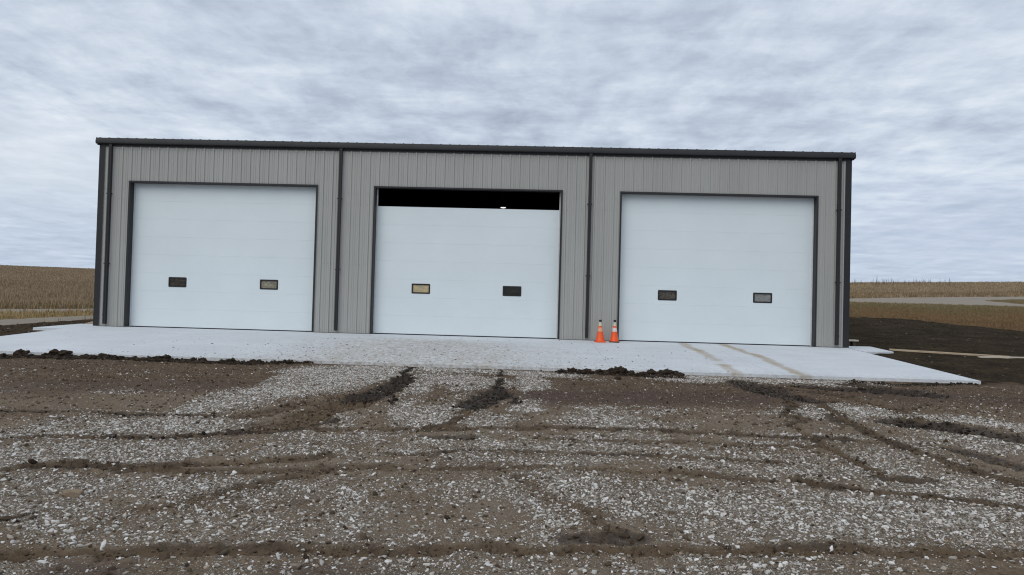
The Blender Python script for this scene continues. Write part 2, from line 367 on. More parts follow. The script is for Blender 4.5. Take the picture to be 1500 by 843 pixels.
    ('p', 0.37, 0.7, [(-0.53, -19.79), (-0.29, -19.76)]),
    ('p', 0.35, 0.5, [(0.88, -19.63), (1.44, -19.57)]),
]

def stroke_masks(x, y):
    """g, b, p, r, m, k masks at points, and the signed rut profile"""
    wx = x+(fbm(x*1.6, y*1.6, 11)-.5)*.30+(fbm(x*7, y*7, 12, 3)-.5)*.20
    wy = y+(fbm(x*1.6, y*1.6, 21)-.5)*.30+(fbm(x*7, y*7, 22, 3)-.5)*.20
    M = {k: np.zeros_like(x) for k in 'gbprmk'}; rut = np.zeros_like(x)
    for kind, wd, a, P in STROKES:
        h = max(wd/2, .07); q = np.array(P); pad = h*2.2+.7
        s = np.nonzero((x > q[:, 0].min()-pad) & (x < q[:, 0].max()+pad) & (y > q[:, 1].min()-pad) & (y < q[:, 1].max()+pad))[0]
        if not len(s): continue
        X = wx[s]; Y = wy[s]; d2 = np.full(len(s), 1e9); run = np.zeros(len(s)); lat = np.zeros(len(s)); acc = 0
        for (x0, y0), (x1, y1) in zip(P[:-1], P[1:]):
            dx, dy = x1-x0, y1-y0; ln = math.hypot(dx, dy)+1e-6; t = np.clip(((X-x0)*dx+(Y-y0)*dy)/(ln*ln), 0, 1)
            q2 = (X-x0-t*dx)**2+(Y-y0-t*dy)**2; cl = q2 < d2; d2[cl] = q2[cl]
            run[cl] = (acc+t*ln)[cl]; lat[cl] = (((X-x0)*dy-(Y-y0)*dx)/ln)[cl]; acc += ln
        d = np.sqrt(d2)/h
        if kind in 'gbp': soft = 1-smooth(.55, 1.5, d)
        elif kind == 'm': soft = 1-smooth(.8, 1.15, d)
        else: soft = 1-smooth(.65, 1.2, d)
        if kind == 'g': soft = (1-smooth(.3, 1.6, d))*np.clip(.38+1.6*(fbm(x[s]*1.5, y[s]*2.2, 93, 4)-.12), .1 if a < .95 else .65, 1)
        M[kind][s] = np.maximum(M[kind][s], a*soft)
        if kind in 'rm':
            pr = a*(np.exp(-((d-1.3)/.33)**2)*.034-(1-smooth(.45, 1.15, d))*.034)*min(1.5, .6+h*1.6)
            # lugs pressed by the tyre tread, slanting to both sides of the middle of the track
            lug = np.sin((run+np.abs(lat)*.8)*2*math.pi/.17); pr = pr+a*.010*np.clip(lug*2, -1, 1)*(1-smooth(.7, 1., d))*(h > .1)
            i = np.abs(pr) > np.abs(rut[s]); rut[s[i]] = pr[i]
            if kind == 'r':         # darker edges, wet soil plus painted rut-wall shade, broken along the track
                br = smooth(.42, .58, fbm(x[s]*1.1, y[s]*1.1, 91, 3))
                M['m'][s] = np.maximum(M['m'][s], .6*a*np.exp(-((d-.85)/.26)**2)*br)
    return M, rut
def in_front(x, y): return smooth(-7.2, -7.7, y)
def soil_edge(x): return np.interp(x, [12, 20, 22.5, 23.5, 25, 40], [18.5, 18.8, 18.5, 14.2, 11.2, 9])
ROADL = [(-16.9, -6), (-16.05, .5), (-15.55, 5.4), (-14.6, 14), (-11, 30), (-14, 30), (-16.0, 14), (-16.95, 7.7), (-18.1, 3.7), (-21.5, -6)]
ROAD2 = [(-28, -4), (-21.07, 7.8), (-18.84, 10.96), (-12, 22), (-13, 26), (-20.3, 13.4), (-23.2, 10.7), (-34, -2)]
ISLAND = [(44.5, 48.5), (51, 56), (70, 68), (70, 41), (44, 41.5)]
def zones(x, y):
    """soil, grass, road, field; first match wins"""
    n1 = (fbm(x*.5, y*.5, 31)-.5); n2 = (fbm(x*2.2, y*2.2, 41)-.5)
    xx = x+n1*.8; yy = y+n1*2.2+n2*1.6
    soil = np.zeros_like(x); grass = np.zeros_like(x); road = np.zeros_like(x); field = np.zeros_like(x)
    R_ = x > 0
    se = soil_edge(xx)
    soil[R_ & (yy < se) & (y > -7.6)] = 1
    soil = np.where(R_ & (y < -6.3), soil*smooth(-7.5, -6.4, yy), soil)
    hi = np.interp(xx, [20, 30, 38, 48, 60, 80], [42, 44.5, 52, 60, 68, 80])
    ryy = y+n2*.5
    rd = R_ & (ryy > 36.2) & (ryy < hi) & ~poly_in(xx, ryy, ISLAND)
    road[rd] = 1
    grass[R_ & (yy >= se) & (ryy <= 36.2)] = 1; grass[R_ & poly_in(xx, ryy, ISLAND)] = 1
    field[R_ & (ryy >= hi)] = 1
    Lf = ~R_
    r1 = Lf & (poly_in(x+n2*.35, y, ROADL)); r2 = Lf & poly_in(x+n2*.5, y, ROAD2); road[r1 | r2] = 1
    # beyond the second road is the field; between the two roads dry grass
    side2 = (x+21.07)*(10.96-7.8)-(y-7.8)*(-18.84+21.07)      # >0 to the right of the second road's near edge
    sideL = (x+16.05)-(y-.5)*.105
    field[Lf & (side2 < 0) & ~r2] = 1
    grass[Lf & (side2 >= 0) & (sideL < 0) & ~r1 & ~r2] = 1
    soil[Lf & (sideL >= 0) & (y > -7.2) & ~r1] = .75
    return soil, grass, road, field
def yard_masks(x, y):
    M, rut = stroke_masks(x, y)
    fr = in_front(x, y)
    depth = np.clip((y+22)/14, 0, 1)
    patch = fbm(x*.9, y*1.3, 51); fine = fbm(x*4.5, y*4.5, 61, 3)
    g = .30-.20*depth+(patch-.5)*1.1+(fine-.5)*.7
    g = np.maximum(g, 0)*.9
    g = g*(1-smooth(-13.2, -10.5, y)*.75)
    g = np.maximum(g, M['g']*(.65+.7*fine))
    g = g*(1-.92*M['b'])*(1-.85*M['p'])*(1-.97*M['m'])*(1-.72*M['r'])*(1-.95*M['k'])
    g = np.clip(g*fr, 0, 1)
    return g, M, rut, fr
def ground_z(x, y, full=True):
    z = base_z(x, y)
    near = smooth(-60, -40, y)*(1-smooth(60, 90, np.abs(x)))*(1-smooth(30, 60, y))
    g, M, rut, fr = yard_masks(x, y)
    z = z+near*((fbm(x*.35, y*.35, 71)-.5)*.06*fr+(fbm(x*3, y*3, 72)-.5)*.018)
    clump = (fbm(x*9, y*9, 73, 4)-.45)+.5*np.abs(fbm(x*15, y*15, 77, 2)-.5)
    z = z+near*fr*(1-.6*g)*.022*(fbm(x*7, y*7, 78, 4)-.5)
    z = z+rut*fr*(.6+fbm(x*6, y*6, 74, 3)*.9)
    z = z+(M['m']*.06+M['r']*.05)*clump*fr
    z = z+M['k']*(.015+.09*np.maximum(fbm(x*5, y*5, 75, 3)-.45, 0)*2)*smooth(-7.28, -7.5, y)
    s, gr, rd, fl = zones(x, y)
    z = z+s*near*(fbm(x*2.4, y*2.4, 76)-.5)*.07*np.where(np.abs(x) > 12.6, 1, .2)*smooth(0, .4, np.abs(x)-12.45)
    z = z+(1-fr)*np.where(y > -7.2, -.02, 0)
    # slab, building and walk sit in the ground: keep it below them
    under = (np.abs(x) < 12.55) & (y > -7.32) & (y < 19)
    z = np.where(under, np.minimum(z, -.30+.0*y), z)
    return z, g, M, fr, (s, gr, rd, fl)

def axis(parts, lo, hi, k):
    a = []
    for s, e, st in parts: a += list(np.arange(s, e-1e-6, st))
    a.append(parts[-1][1])
    up = []; st = parts[-1][2]; p = parts[-1][1]
    while p < hi: st *= k; p += st; up.append(p)
    dn = []; st = parts[0][2]; p = parts[0][0]
    while p > lo: st *= k; p -= st; dn.append(p)
    return np.array(dn[::-1]+a+up)
gx = axis([(-60, -26, .6), (-26, -13, .12), (-13, -3.2, .05), (-3.2, 8, .03), (8, 15.5, .05), (15.5, 28, .16), (28, 72, .7)], -3200, 3200, 1.14)
gy = axis([(-24, -20.4, .3), (-20.4, -16, .024), (-16, -12, .034), (-12, -7.1, .045), (-7.1, 3, .12), (3, 22, .25), (22, 70, .8)], -3000, 3200, 1.12)
X, Y = np.meshgrid(gx, gy); X = X.ravel(); Y = Y.ravel()
Z, G, MM, FR, ZN = ground_z(X, Y)
nx, ny = len(gx), len(gy)
me = bpy.data.meshes.new('ground')
me.vertices.add(nx*ny); me.vertices.foreach_set('co', np.stack([X, Y, Z], 1).astype(np.float32).ravel())
i = np.arange((ny-1)*(nx-1)); r_ = i//(nx-1); c_ = i % (nx-1); a0 = r_*nx+c_
quads = np.stack([a0, a0+1, a0+nx+1, a0+nx], 1).astype(np.int32)
me.loops.add(quads.size); me.polygons.add(len(quads))
me.loops.foreach_set('vertex_index', quads.ravel())
me.polygons.foreach_set('loop_start', np.arange(0, quads.size, 4, dtype=np.int32))
me.polygons.foreach_set('use_smooth', np.ones(len(quads), bool))
def colattr(me, name, A):
    at = me.attributes.new(name, 'FLOAT_COLOR', 'POINT'); at.data.foreach_set('color', np.stack(A, 1).astype(np.float32).ravel())
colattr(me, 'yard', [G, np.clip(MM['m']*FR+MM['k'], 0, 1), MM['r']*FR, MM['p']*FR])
colattr(me, 'zone', list(ZN))
me.update(); me.validate()
print('ground quads', len(quads))

m, nt, b = mat('ground', (.15, .12, .095), .95, .12)
p = worldpos(nt)
ya = N(nt, 'ShaderNodeAttribute', attribute_name='yard'); zo = N(nt, 'ShaderNodeAttribute', attribute_name='zone')
sy = N(nt, 'ShaderNodeSeparateColor'); L(nt, ya.outputs['Color'], sy.inputs[0])
sz = N(nt, 'ShaderNodeSeparateColor'); L(nt, zo.outputs['Color'], sz.inputs[0])
n_big = noise(nt, p, 1.3, 5, .6); n_f = noise(nt, p, 22, 6, .7); n_m = noise(nt, p, 6, 5, .65)
dirt = mix(nt, ramp(nt, n_big, [(.3, 0.), (.7, 1.)]), (.172, .122, .080), (.250, .188, .132))
dirt = mix(nt, ramp(nt, n_f, [(.35, 0.), (.65, 1.)]), mix(nt, .72, dirt, (.045, .030, .020)), dirt)
dirt = mix(nt, math_n(nt, 'MULTIPLY', ramp(nt, noise(nt, p, 3.2, 7, .72), [(.46, 0.), (.62, 1.)]), .45), dirt, (.07, .046, .030))
purp = mix(nt, n_f, (.052, .036, .030), (.125, .090, .074))
spx = N(nt, 'ShaderNodeSeparateXYZ'); L(nt, p, spx.inputs[0])
dirt = mix(nt, ramp(nt, math_n(nt, 'MULTIPLY_ADD', spx.outputs[1], -.30, -3.0), [(0., .35), (.8, 0.)]), dirt, (.075, .050, .035))   # damper fill by the slab
fines = math_n(nt, 'MULTIPLY', ramp(nt, math_n(nt, 'MULTIPLY_ADD', spx.outputs[1], -.32, -3.5), [(0., 0.), (.8, .75)]), ramp(nt, noise(nt, p, .8, 6, .65), [(.38, .15), (.58, .85)]))
dirt = mix(nt, math_n(nt, 'MULTIPLY', fines, ramp(nt, noise(nt, p, 45, 5, .75), [(.36, 0.), (.56, 1.)])), dirt, (.262, .216, .162))
dirt = mix(nt, ya.outputs['Alpha'], dirt, purp)
# small stones and grit between the built stones
vo = N(nt, 'ShaderNodeTexVoronoi', inp={'Scale': 85.0, 'Randomness': 1.0}); L(nt, p, vo.inputs['Vector'])
cellv = N(nt, 'ShaderNodeSeparateColor'); L(nt, vo.outputs['Color'], cellv.inputs[0])
grit = math_n(nt, 'LESS_THAN', cellv.outputs[0], math_n(nt, 'MULTIPLY_ADD', sy.outputs[0], .85, .03))
grit = math_n(nt, 'MULTIPLY', grit, ramp(nt, vo.outputs['Distance'], [(.42, 1.), (.60, 0.)]))
gcol = mix(nt, cellv.outputs[1], (.15, .13, .10), (.46, .44, .40))
col = mix(nt, grit, dirt, gcol)
ridge = mix(nt, n_m, (.062, .042, .026), (.175, .125, .080))
col = mix(nt, math_n(nt, 'MULTIPLY', sy.outputs[2], ramp(nt, n_m, [(.3, .65), (.6, 1.)])), col, ridge)
mud = mix(nt, ramp(nt, n_f, [(.35, 0.), (.7, 1.)]), (.018, .014, .011), (.055, .042, .032))  # dark colour holds both wet soil and the shade of rut walls
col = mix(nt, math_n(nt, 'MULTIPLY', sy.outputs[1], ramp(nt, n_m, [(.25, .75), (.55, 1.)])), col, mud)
# zones round the yard
soil = mix(nt, ramp(nt, noise(nt, p, 2.2, 7, .7), [(.25, 0.), (.75, 1.)]), (.020, .015, .010), (.050, .036, .022))
soil = mix(nt, math_n(nt, 'MULTIPLY', ramp(nt, noise(nt, p, .8, 5, .65), [(.42, 0.), (.66, 1.)]), .7), soil, (.078, .058, .033))
soil = mix(nt, ramp(nt, noise(nt, p, 9, 6, .75), [(.42, .65), (.56, 0.)]), soil, (.013, .010, .007))
soil = mix(nt, ramp(nt, noise(nt, p, 13, 5, .7), [(.60, 0.), (.70, .6)]), soil, (.13, .105, .075))
col = mix(nt, sz.outputs[0], col, soil)
spos = N(nt, 'ShaderNodeSeparateXYZ'); L(nt, p, spos.inputs[0])
ns = noise(nt, mapping(nt, p, (.5, 1.6, 1)), .55, 6, .65)
gy_ = math_n(nt, 'ADD', spos.outputs[1], math_n(nt, 'MULTIPLY_ADD', ns, 44., -22.))
gr_right = ramp(nt, math_n(nt, 'DIVIDE', gy_, 60., clamp=True), [(.20, (.135, .086, .045)), (.36, (.165, .105, .054)), (.46, (.130, .106, .050)), (.60, (.175, .142, .072))])
gr_left = mix(nt, noise(nt, p, 1.8, 5), (.22, .155, .068), (.34, .25, .12))
rgt = math_n(nt, 'GREATER_THAN', spos.outputs[0], 0.)
gcolr = mix(nt, rgt, gr_left, gr_right)
gcolr = mix(nt, ramp(nt, noise(nt, p, 5, 6, .7), [(.35, .45), (.6, 0.)]), gcolr, (.05, .038, .02))
col = mix(nt, sz.outputs[1], col, gcolr)
rcol = mix(nt, noise(nt, mapping(nt, p, (.4, 1.6, 1)), .9, 6, .65), (.22, .185, .15), (.37, .325, .27))
col = mix(nt, sz.outputs[2], col, rcol)
fcol = mix(nt, ramp(nt, noise(nt, p, 1.1, 7, .7), [(.35, 0.), (.65, 1.)]), (.15, .108, .066), (.27, .205, .13))
col = mix(nt, zo.outputs['Alpha'], col, fcol)
L(nt, col, b.inputs['Base Color'])
L(nt, math_n(nt, 'MULTIPLY_ADD', sy.outputs[1], -.38, .95), b.inputs['Roughness']); L(nt, math_n(nt, 'MULTIPLY_ADD', sy.outputs[1], .16, .02), b.inputs['Specular IOR Level'])
hh = math_n(nt, 'ADD', math_n(nt, 'MULTIPLY', n_f, .8), math_n(nt, 'MULTIPLY', grit, .5))
hh = math_n(nt, 'ADD', hh, math_n(nt, 'MULTIPLY', noise(nt, p, 90, 4, .6), .35))
bump(nt, b, hh, 1.0, .022)
GROUND = link_mesh('ground', me, m); tag(GROUND, 'brown muddy gravel yard and open ground round the gray building', 'ground', kind='structure')
def gz(x, y): return float(ground_z(np.array([float(x)]), np.array([float(y)]))[0][0])

# ------------------------------------------------------------------ concrete apron, 24 ft deep, falling away from the wall
SL = .0205
def seg_d(x, y, P):
    d2 = np.full(x.shape, 1e9)
    for (x0, y0), (x1, y1) in zip(P[:-1], P[1:]):
        dx, dy = x1-x0, y1-y0; t = np.clip(((x-x0)*dx+(y-y0)*dy)/(dx*dx+dy*dy), 0, 1); d2 = np.minimum(d2, (x-x0-t*dx)**2+(y-y0-t*dy)**2)
    return np.sqrt(d2)
m, nt, b = mat('concrete', (.55, .57, .59), .8, .25); MAT['concrete'] = m
p = worldpos(nt)
cc = mix(nt, ramp(nt, noise(nt, p, .55, 5, .6), [(.3, 0.), (.7, 1.)]), (.57, .60, .63), (.66, .69, .71))
cc = mix(nt, math_n(nt, 'MULTIPLY', ramp(nt, noise(nt, mapping(nt, p, (.35, 2.6, 1)), 1.1, 6, .7), [(.45, 0.), (.72, 1.)]), .45), cc, (.50, .53, .56))
da = N(nt, 'ShaderNodeAttribute', attribute_name='dirt'); sda = N(nt, 'ShaderNodeSeparateColor'); L(nt, da.outputs['Color'], sda.inputs[0])
br = ramp(nt, noise(nt, p, 14, 6, .7), [(.34, 0.), (.56, 1.)])
cc = mix(nt, math_n(nt, 'MULTIPLY', math_n(nt, 'MULTIPLY', sda.outputs[0], math_n(nt, 'MULTIPLY_ADD', br, .6, .4)), .95), cc, (.36, .285, .185))
sp = ramp(nt, noise(nt, mapping(nt, p, (1, 1.2, 1)), 9, 5, .7), [(.44, 0.), (.60, 1.)])
cc = mix(nt, math_n(nt, 'MULTIPLY', math_n(nt, 'MULTIPLY', sda.outputs[1], sp), .8), cc, (.27, .225, .17))
cc = mix(nt, math_n(nt, 'MULTIPLY', sda.outputs[1], math_n(nt, 'MULTIPLY', br, .24)), cc, (.44, .37, .28))
L(nt, cc, b.inputs['Base Color']); bump(nt, b, noise(nt, p, 55, 5, .7), .18, .004)
APRON = empty('concrete_apron'); tag(APRON, 'pale new concrete apron in front of the three white doors', 'apron', kind='structure')
xs = [-12.4, -8.07, -4.07, 0, 4.07, 7.72, 12.18]
for xa, xb in zip(xs[:-1], xs[1:]):
    xa2, xb2 = xa+.003, xb-.003
    nxs = int((xb-xa)/.09); nys = 80
    sx, syy = np.meshgrid(np.linspace(xa2, xb2, nxs), np.linspace(-7.315, -.004, nys)); sx = sx.ravel(); syy = syy.ravel()
    wx = sx+(fbm(sx*2, syy*2, 81)-.5)*.22; wy = syy
    tr = np.zeros_like(sx)
    for Pl, wd in (([(6.97, -.1), (7.03, -3.7), (6.86, -7.4)], .15), ([(8.27, -.1), (8.42, -3.4), (8.34, -7.4)], .15)):
        dd = seg_d(wx, wy, Pl); tr = np.maximum(tr, (1-smooth(wd*.55, wd*1.25, dd))*(.45+.9*fbm(sx*1.3, syy*.9, 82)))
    tr *= np.where((syy > -5.6) & (syy < -4.9) & (sx < 7.7), .15, 1)
    for xt in (-2.0, -1.2, -.55, .9, 1.6): tr = np.maximum(tr, (1-smooth(.06, .30, np.abs(wx-xt-.05*syy)))*.24*smooth(-3.5, -6.5, syy))
    mid = np.exp(-((sx+.9)/2.6)**2)*smooth(-.4, -2.5, syy)*.95+np.exp(-((sx-.5)/5.5)**2)*.35*smooth(0, -6, syy)+.16*np.exp(-((syy+7.2)/.5)**2)+.12
    zt = SL*syy
    n = len(sx); vs = np.stack([sx, syy, zt], 1).tolist(); fs = []
    for j in range(nys-1):
        for q in range(nxs-1): k = j*nxs+q; fs.append((k, k+1, k+nxs+1, k+nxs))
    ring = list(range(nxs))+[j*nxs+nxs-1 for j in range(1, nys)]+[(nys-1)*nxs+q for q in range(nxs-2, -1, -1)]+[j*nxs for j in range(nys-2, 0, -1)]
    bot = []
    for r in ring: bot.append(len(vs)); vs.append((vs[r][0], vs[r][1], vs[r][2]-.20))
    for q in range(len(ring)):
        q2 = (q+1) % len(ring); fs.append((ring[q2], ring[q], bot[q], bot[q2]))
    me = bpy.data.meshes.new('slab'); me.from_pydata(vs, [], fs)
    k = np.zeros(len(bot)); colattr(me, 'dirt', [np.concatenate([tr, k]), np.concatenate([np.clip(mid, 0, 1), k+.35]), np.zeros(len(vs)), np.ones(len(vs))])
    link_mesh('slab', me, MAT['concrete'], APRON)

# ------------------------------------------------------------------ the building
HW, EAVE, DEP = 12.192, 6.02, 18.3
B = empty('metal_building'); tag(B, 'long gray ribbed metal shop building with three white overhead doors', 'building')
fl = MB().box(-12.0, 12.0, .10, DEP-.1, -.28, -.009).build('floor', MAT['concrete']); tag(fl, 'concrete floor inside the gray metal building', 'floor', kind='structure')
th = MB().box(-12.19, 12.19, -.003, .099, -.28, -.004).build('threshold', MAT['concrete']); tag(th, 'concrete threshold strip under the white overhead doors', 'threshold', kind='structure')
RP, RO = .3048, -11.154
MAJ = [(-.036, 0), (-.018, -.030), (.018, -.030), (.036, 0)]
MINR = [(.108, 0), (.114, -.009), (.126, -.009), (.132, 0), (.172, 0), (.178, -.009), (.190, -.009), (.196, 0)]
def rib_profile(xa, xb):
    pts = []; k0 = int(math.floor((xa-RO)/RP))-1
    allp = []
    for k in range(k0, int((xb-RO)/RP)+3):
        c = RO+k*RP; allp += [(c+d, y) for d, y in MAJ]+[(c+d, y) for d, y in MINR]
    allp.sort()
    ax = [q[0] for q in allp]; ay = [q[1] for q in allp]
    pts = [(xa, float(np.interp(xa, ax, ay)))]+[q for q in allp if xa+1e-4 < q[0] < xb-1e-4]+[(xb, float(np.interp(xb, ax, ay)))]
    return pts
def panel_mb(xa, xb, za, zb):
    pr = rib_profile(xa, xb)+[(xb, .012), (xa, .012)]
    return MB().extrude(pr, za, zb, 'z')
DOORS = [(-11.154, -4.956), (-3.024, 3.024), (4.956, 11.154)]; DH = 4.77
edges = [-HW+.02]; k = 0
pos = RO-RP/2
while pos < HW:
    if pos > -HW+.2: edges.append(pos)
    pos += RP*3
if HW-.02-edges[-1] < .3: edges.pop()
edges.append(HW-.02)
for a, c in zip(edges[:-1], edges[1:]):
    cuts = sorted(set([a, c]+[d for D in DOORS for d in D if a+.01 < d < c-.01]))
    for s, e in zip(cuts[:-1], cuts[1:]):
        mid = (s+e)/2; over = any(D[0] < mid < D[1] for D in DOORS)
        panel_mb(s+.0006, e-.0006, DH if over else .012, EAVE).build('wall_panel', MAT['siding'], B)
# side and rear walls
for s in (-1, 1):
    pr = [(y, s*HW+s*(-q)) for y, q in rib_profile(.02, DEP-.02)]
    mb = MB(); f = [(px_, py_) for px_, py_ in [(o_, y_) for y_, o_ in pr]]+[(s*(HW-.03), DEP-.02), (s*(HW-.03), .02)]
    mb.extrude(f, .01, EAVE, 'z'); mb.build('side_wall', MAT['siding'], B)
MB().box(-HW+.02, HW-.02, DEP-.03, DEP, .01, EAVE).build('rear_wall', MAT['siding'], B)
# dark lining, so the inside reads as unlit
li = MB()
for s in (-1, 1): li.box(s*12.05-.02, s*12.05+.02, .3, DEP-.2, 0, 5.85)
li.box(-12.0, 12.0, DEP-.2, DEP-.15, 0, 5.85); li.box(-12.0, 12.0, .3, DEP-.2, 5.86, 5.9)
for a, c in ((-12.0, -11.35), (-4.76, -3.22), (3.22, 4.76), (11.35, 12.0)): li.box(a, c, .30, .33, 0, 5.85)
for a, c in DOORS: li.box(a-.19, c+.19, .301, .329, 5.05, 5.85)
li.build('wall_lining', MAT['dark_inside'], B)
# roof: low gable, ribs standing above the gutter
rm = MB(); rise = (DEP/2+.1)/12
pr = []; k = -40
xsr = []
for k in range(-40, 41):
    c = k*RP
    if abs(c) < HW+.05: xsr += [(c-.045, 0), (c-.02, .045), (c+.02, .045), (c+.045, 0)]
xsr = [(-HW-.08, 0)]+xsr+[(HW+.08, 0)]
n = len(xsr); vs = []
for yy, zz in ((-.10, 6.166), (DEP/2, 6.166+rise), (DEP+.1, 6.166)):
    vs += [(x_, yy, zz+h) for x_, h in xsr]
for yy, zz in ((-.10, 6.12), (DEP/2, 6.12+rise), (DEP+.1, 6.12)):
    vs += [(x_, yy, zz) for x_, h in xsr]
fs = []
for j in (0, 1):
    for q in range(n-1):
        fs.append((j*n+q, j*n+q+1, (j+1)*n+q+1, (j+1)*n+q)); fs.append(((3+j)*n+q, (4+j)*n+q, (4+j)*n+q+1, (3+j)*n+q+1))
for q in range(n-1): fs.append((q, 3*n+q, 3*n+q+1, q+1)); fs.append((2*n+q, 2*n+q+1, 5*n+q+1, 5*n+q))
for j in (0, 1):
    fs.append((j*n, (j+1)*n, (4+j)*n, (3+j)*n)); fs.append((j*n+n-1, (3+j)*n+n-1, (4+j)*n+n-1, (j+1)*n+n-1))
rm.add(vs, fs); roof = rm.build('roof', MAT['roof_metal'], B)
for s in (-1, 1):       # gable ends under the roof
    x0, x1 = (s*HW-.02, s*HW+.0) if s > 0 else (s*HW, s*HW+.02)
    MB().add([(x, y, z) for x in (x0, x1) for y, z in ((0, EAVE+.002), (DEP, EAVE+.002), (DEP, 6.11), (DEP/2, 6.11+rise), (0, 6.11))],
             [(0, 1, 2, 3, 4), (9, 8, 7, 6, 5)]+[(i_, 5+i_, 5+(i_+1) % 5, (i_+1) % 5) for i_ in range(5)]).build('gable_panel', MAT['siding'], B)
    rk = MB()
    for ya, yb in ((-.08, DEP/2), (DEP+.08, DEP/2)):
        za, zb = 6.12, 6.12+rise
        xa, xb = s*(HW+.012), s*(HW+.09)
        rk.add([(xa, ya, za-.16), (xb, ya, za-.16), (xb, yb, zb-.16), (xa, yb, zb-.16), (xa, ya, za+.07), (xb, ya, za+.07), (xb, yb, zb+.07), (xa, yb, zb+.07)],
               [(0, 3, 2, 1), (4, 5, 6, 7), (0, 1, 5, 4), (1, 2, 6, 5), (2, 3, 7, 6), (3, 0, 4, 7)])
    rk.build('rake_trim', MAT['trim'], B)
# gutter: sloped lip that catches the sky above a plain face
gp = [(-.034, 6.005), (-.125, 6.005), (-.150, 6.022), (-.156, 6.105), (-.128, 6.166), (-.122, 6.196), (-.110, 6.196), (-.112, 6.166), (-.034, 6.10)]
gut = MB().extrude(gp, -HW-.095, HW+.095, 'x').build('gutter', MAT['trim'], B, True)
for s in (-1, 1):
    a, c = sorted((s*(HW+.0952), s*(HW+.108)))
    MB().extrude([(-.030, 5.998), (-.125, 5.998), (-.156, 6.016), (-.163, 6.11), (-.134, 6.155), (-.128, 6.206), (-.030, 6.206)], a, c, 'x').build('gutter_end_cap', MAT['trim'], gut)
MB().box(-HW+.14, HW-.14, -.033, -.0305, 5.93, 6.004).build('eave_trim', MAT['trim'], B)
# corner trims
for s in (-1, 1):
    a = s*(HW-.155); c = s*(HW+.036)
    pr = [(a, -.034), (c, -.034), (c, .19), (s*(HW+.033), .19), (s*(HW+.033), -.030), (a, -.030)]
    MB().extrude(pr, .008, 6.004, 'z').build('corner_trim', MAT['trim'], B)
# thin dark base trim
for a, c in ((-HW+.16, DOORS[0][0]-.05), (DOORS[0][1]+.05, DOORS[1][0]-.05), (DOORS[1][1]+.05, DOORS[2][0]-.05), (DOORS[2][1]+.05, HW-.16)):
    MB().extrude([(.010, -.002), (-.040, -.002), (-.036, .012), (.010, .0118)], a, c, 'x').build('base_trim', MAT['trim'], B)
# downspouts with straps and outlets
for x in (-11.815, -4.165, 3.94, 11.83):
    hw_, r = .050, .012
    pr = [(x-hw_, -.036), (x-hw_, -.118), (x-hw_+r, -.130), (x-.012, -.130), (x-.009, -.124), (x+.006, -.124), (x+.012, -.130), (x+hw_-r, -.130), (x+hw_, -.118), (x+hw_, -.036)]
    ds = MB().extrude(pr, .085, 6.004, 'z').build('downspout', MAT['trim'], B)
    for z in (2.05, 4.35):
        MB().box(x-hw_-.03, x+hw_+.03, -.1335, -.0345, z, z+.03).build('strap', MAT['trim'], ds)
    MB().box(x-hw_-.004, x+hw_+.004, -.134, -.035, .35, .40).build('coupling', MAT['trim'], ds)
# screws in rows at the girts
sc = MB()
k = 0
xk = RO+RP*.5-RP*4
while xk < HW-.2:
    if xk > -HW+.2:
        for z in (.10, 2.24, 4.20, 4.55, 5.86):
            if any(D[0]-.1 < xk < D[1]+.1 for D in DOORS) and z < 4.9: continue
            for dx in (-.09, .09):
                sc.tube([(xk+dx, 0.002, z), (xk+dx, -.009, z)], .011, 6)
    xk += RP
tag(sc.build('screw', MAT['screw_metal'], B), kind='stuff')

# ---- overhead doors: eight sections each, two small windows in the third from the floor
SEC = DH/8; DY = .24
pane_mats = [['pane_brown_black', 'pane_khaki'], ['pane_gold', 'pane_black'], ['pane_rust', 'pane_grey']]
wins = [(-9.585, -6.517), (-1.482, 1.504), (6.531, 9.577)]
lab = ['left white overhead door, fully closed', 'middle white overhead door with its top section missing', 'right white overhead door behind the traffic cones, fully closed']
wl = [['small window with a dark brown pane', 'small window with a khaki pane'], ['small window with a golden tan pane', 'small window with a black pane'], ['small window with a dark rusty pane', 'small window with a plain gray pane']]
def section_mb(x0, x1, z0, z1, holes):
    """front skin with lipped long edges, cut round the windows"""
    mb = MB(); y = DY; t = .05; c = .002
    hs = sorted(holes); xsplit = [x0]+[v for h in hs for v in (h-.27, h+.27)]+[x1]
    zc_ = (z0+z1)/2; ha = .125
    prof = lambda a, b_, lo, hi: [(y+t, a), (y+c*lo, a), (y, a+c*lo), (y, b_-c*hi), (y+c*hi, b_), (y+t, b_)]
    for q in range(len(xsplit)-1):
        a, b_ = xsplit[q], xsplit[q+1]
        if q % 2 == 0: mb.extrude(prof(z0, z1, 1, 1), a, b_, 'x')
        else:
            mb.extrude(prof(z0, zc_-ha, 1, .01), a, b_, 'x'); mb.extrude(prof(zc_+ha, z1, .01, 1), a, b_, 'x')
    return mb
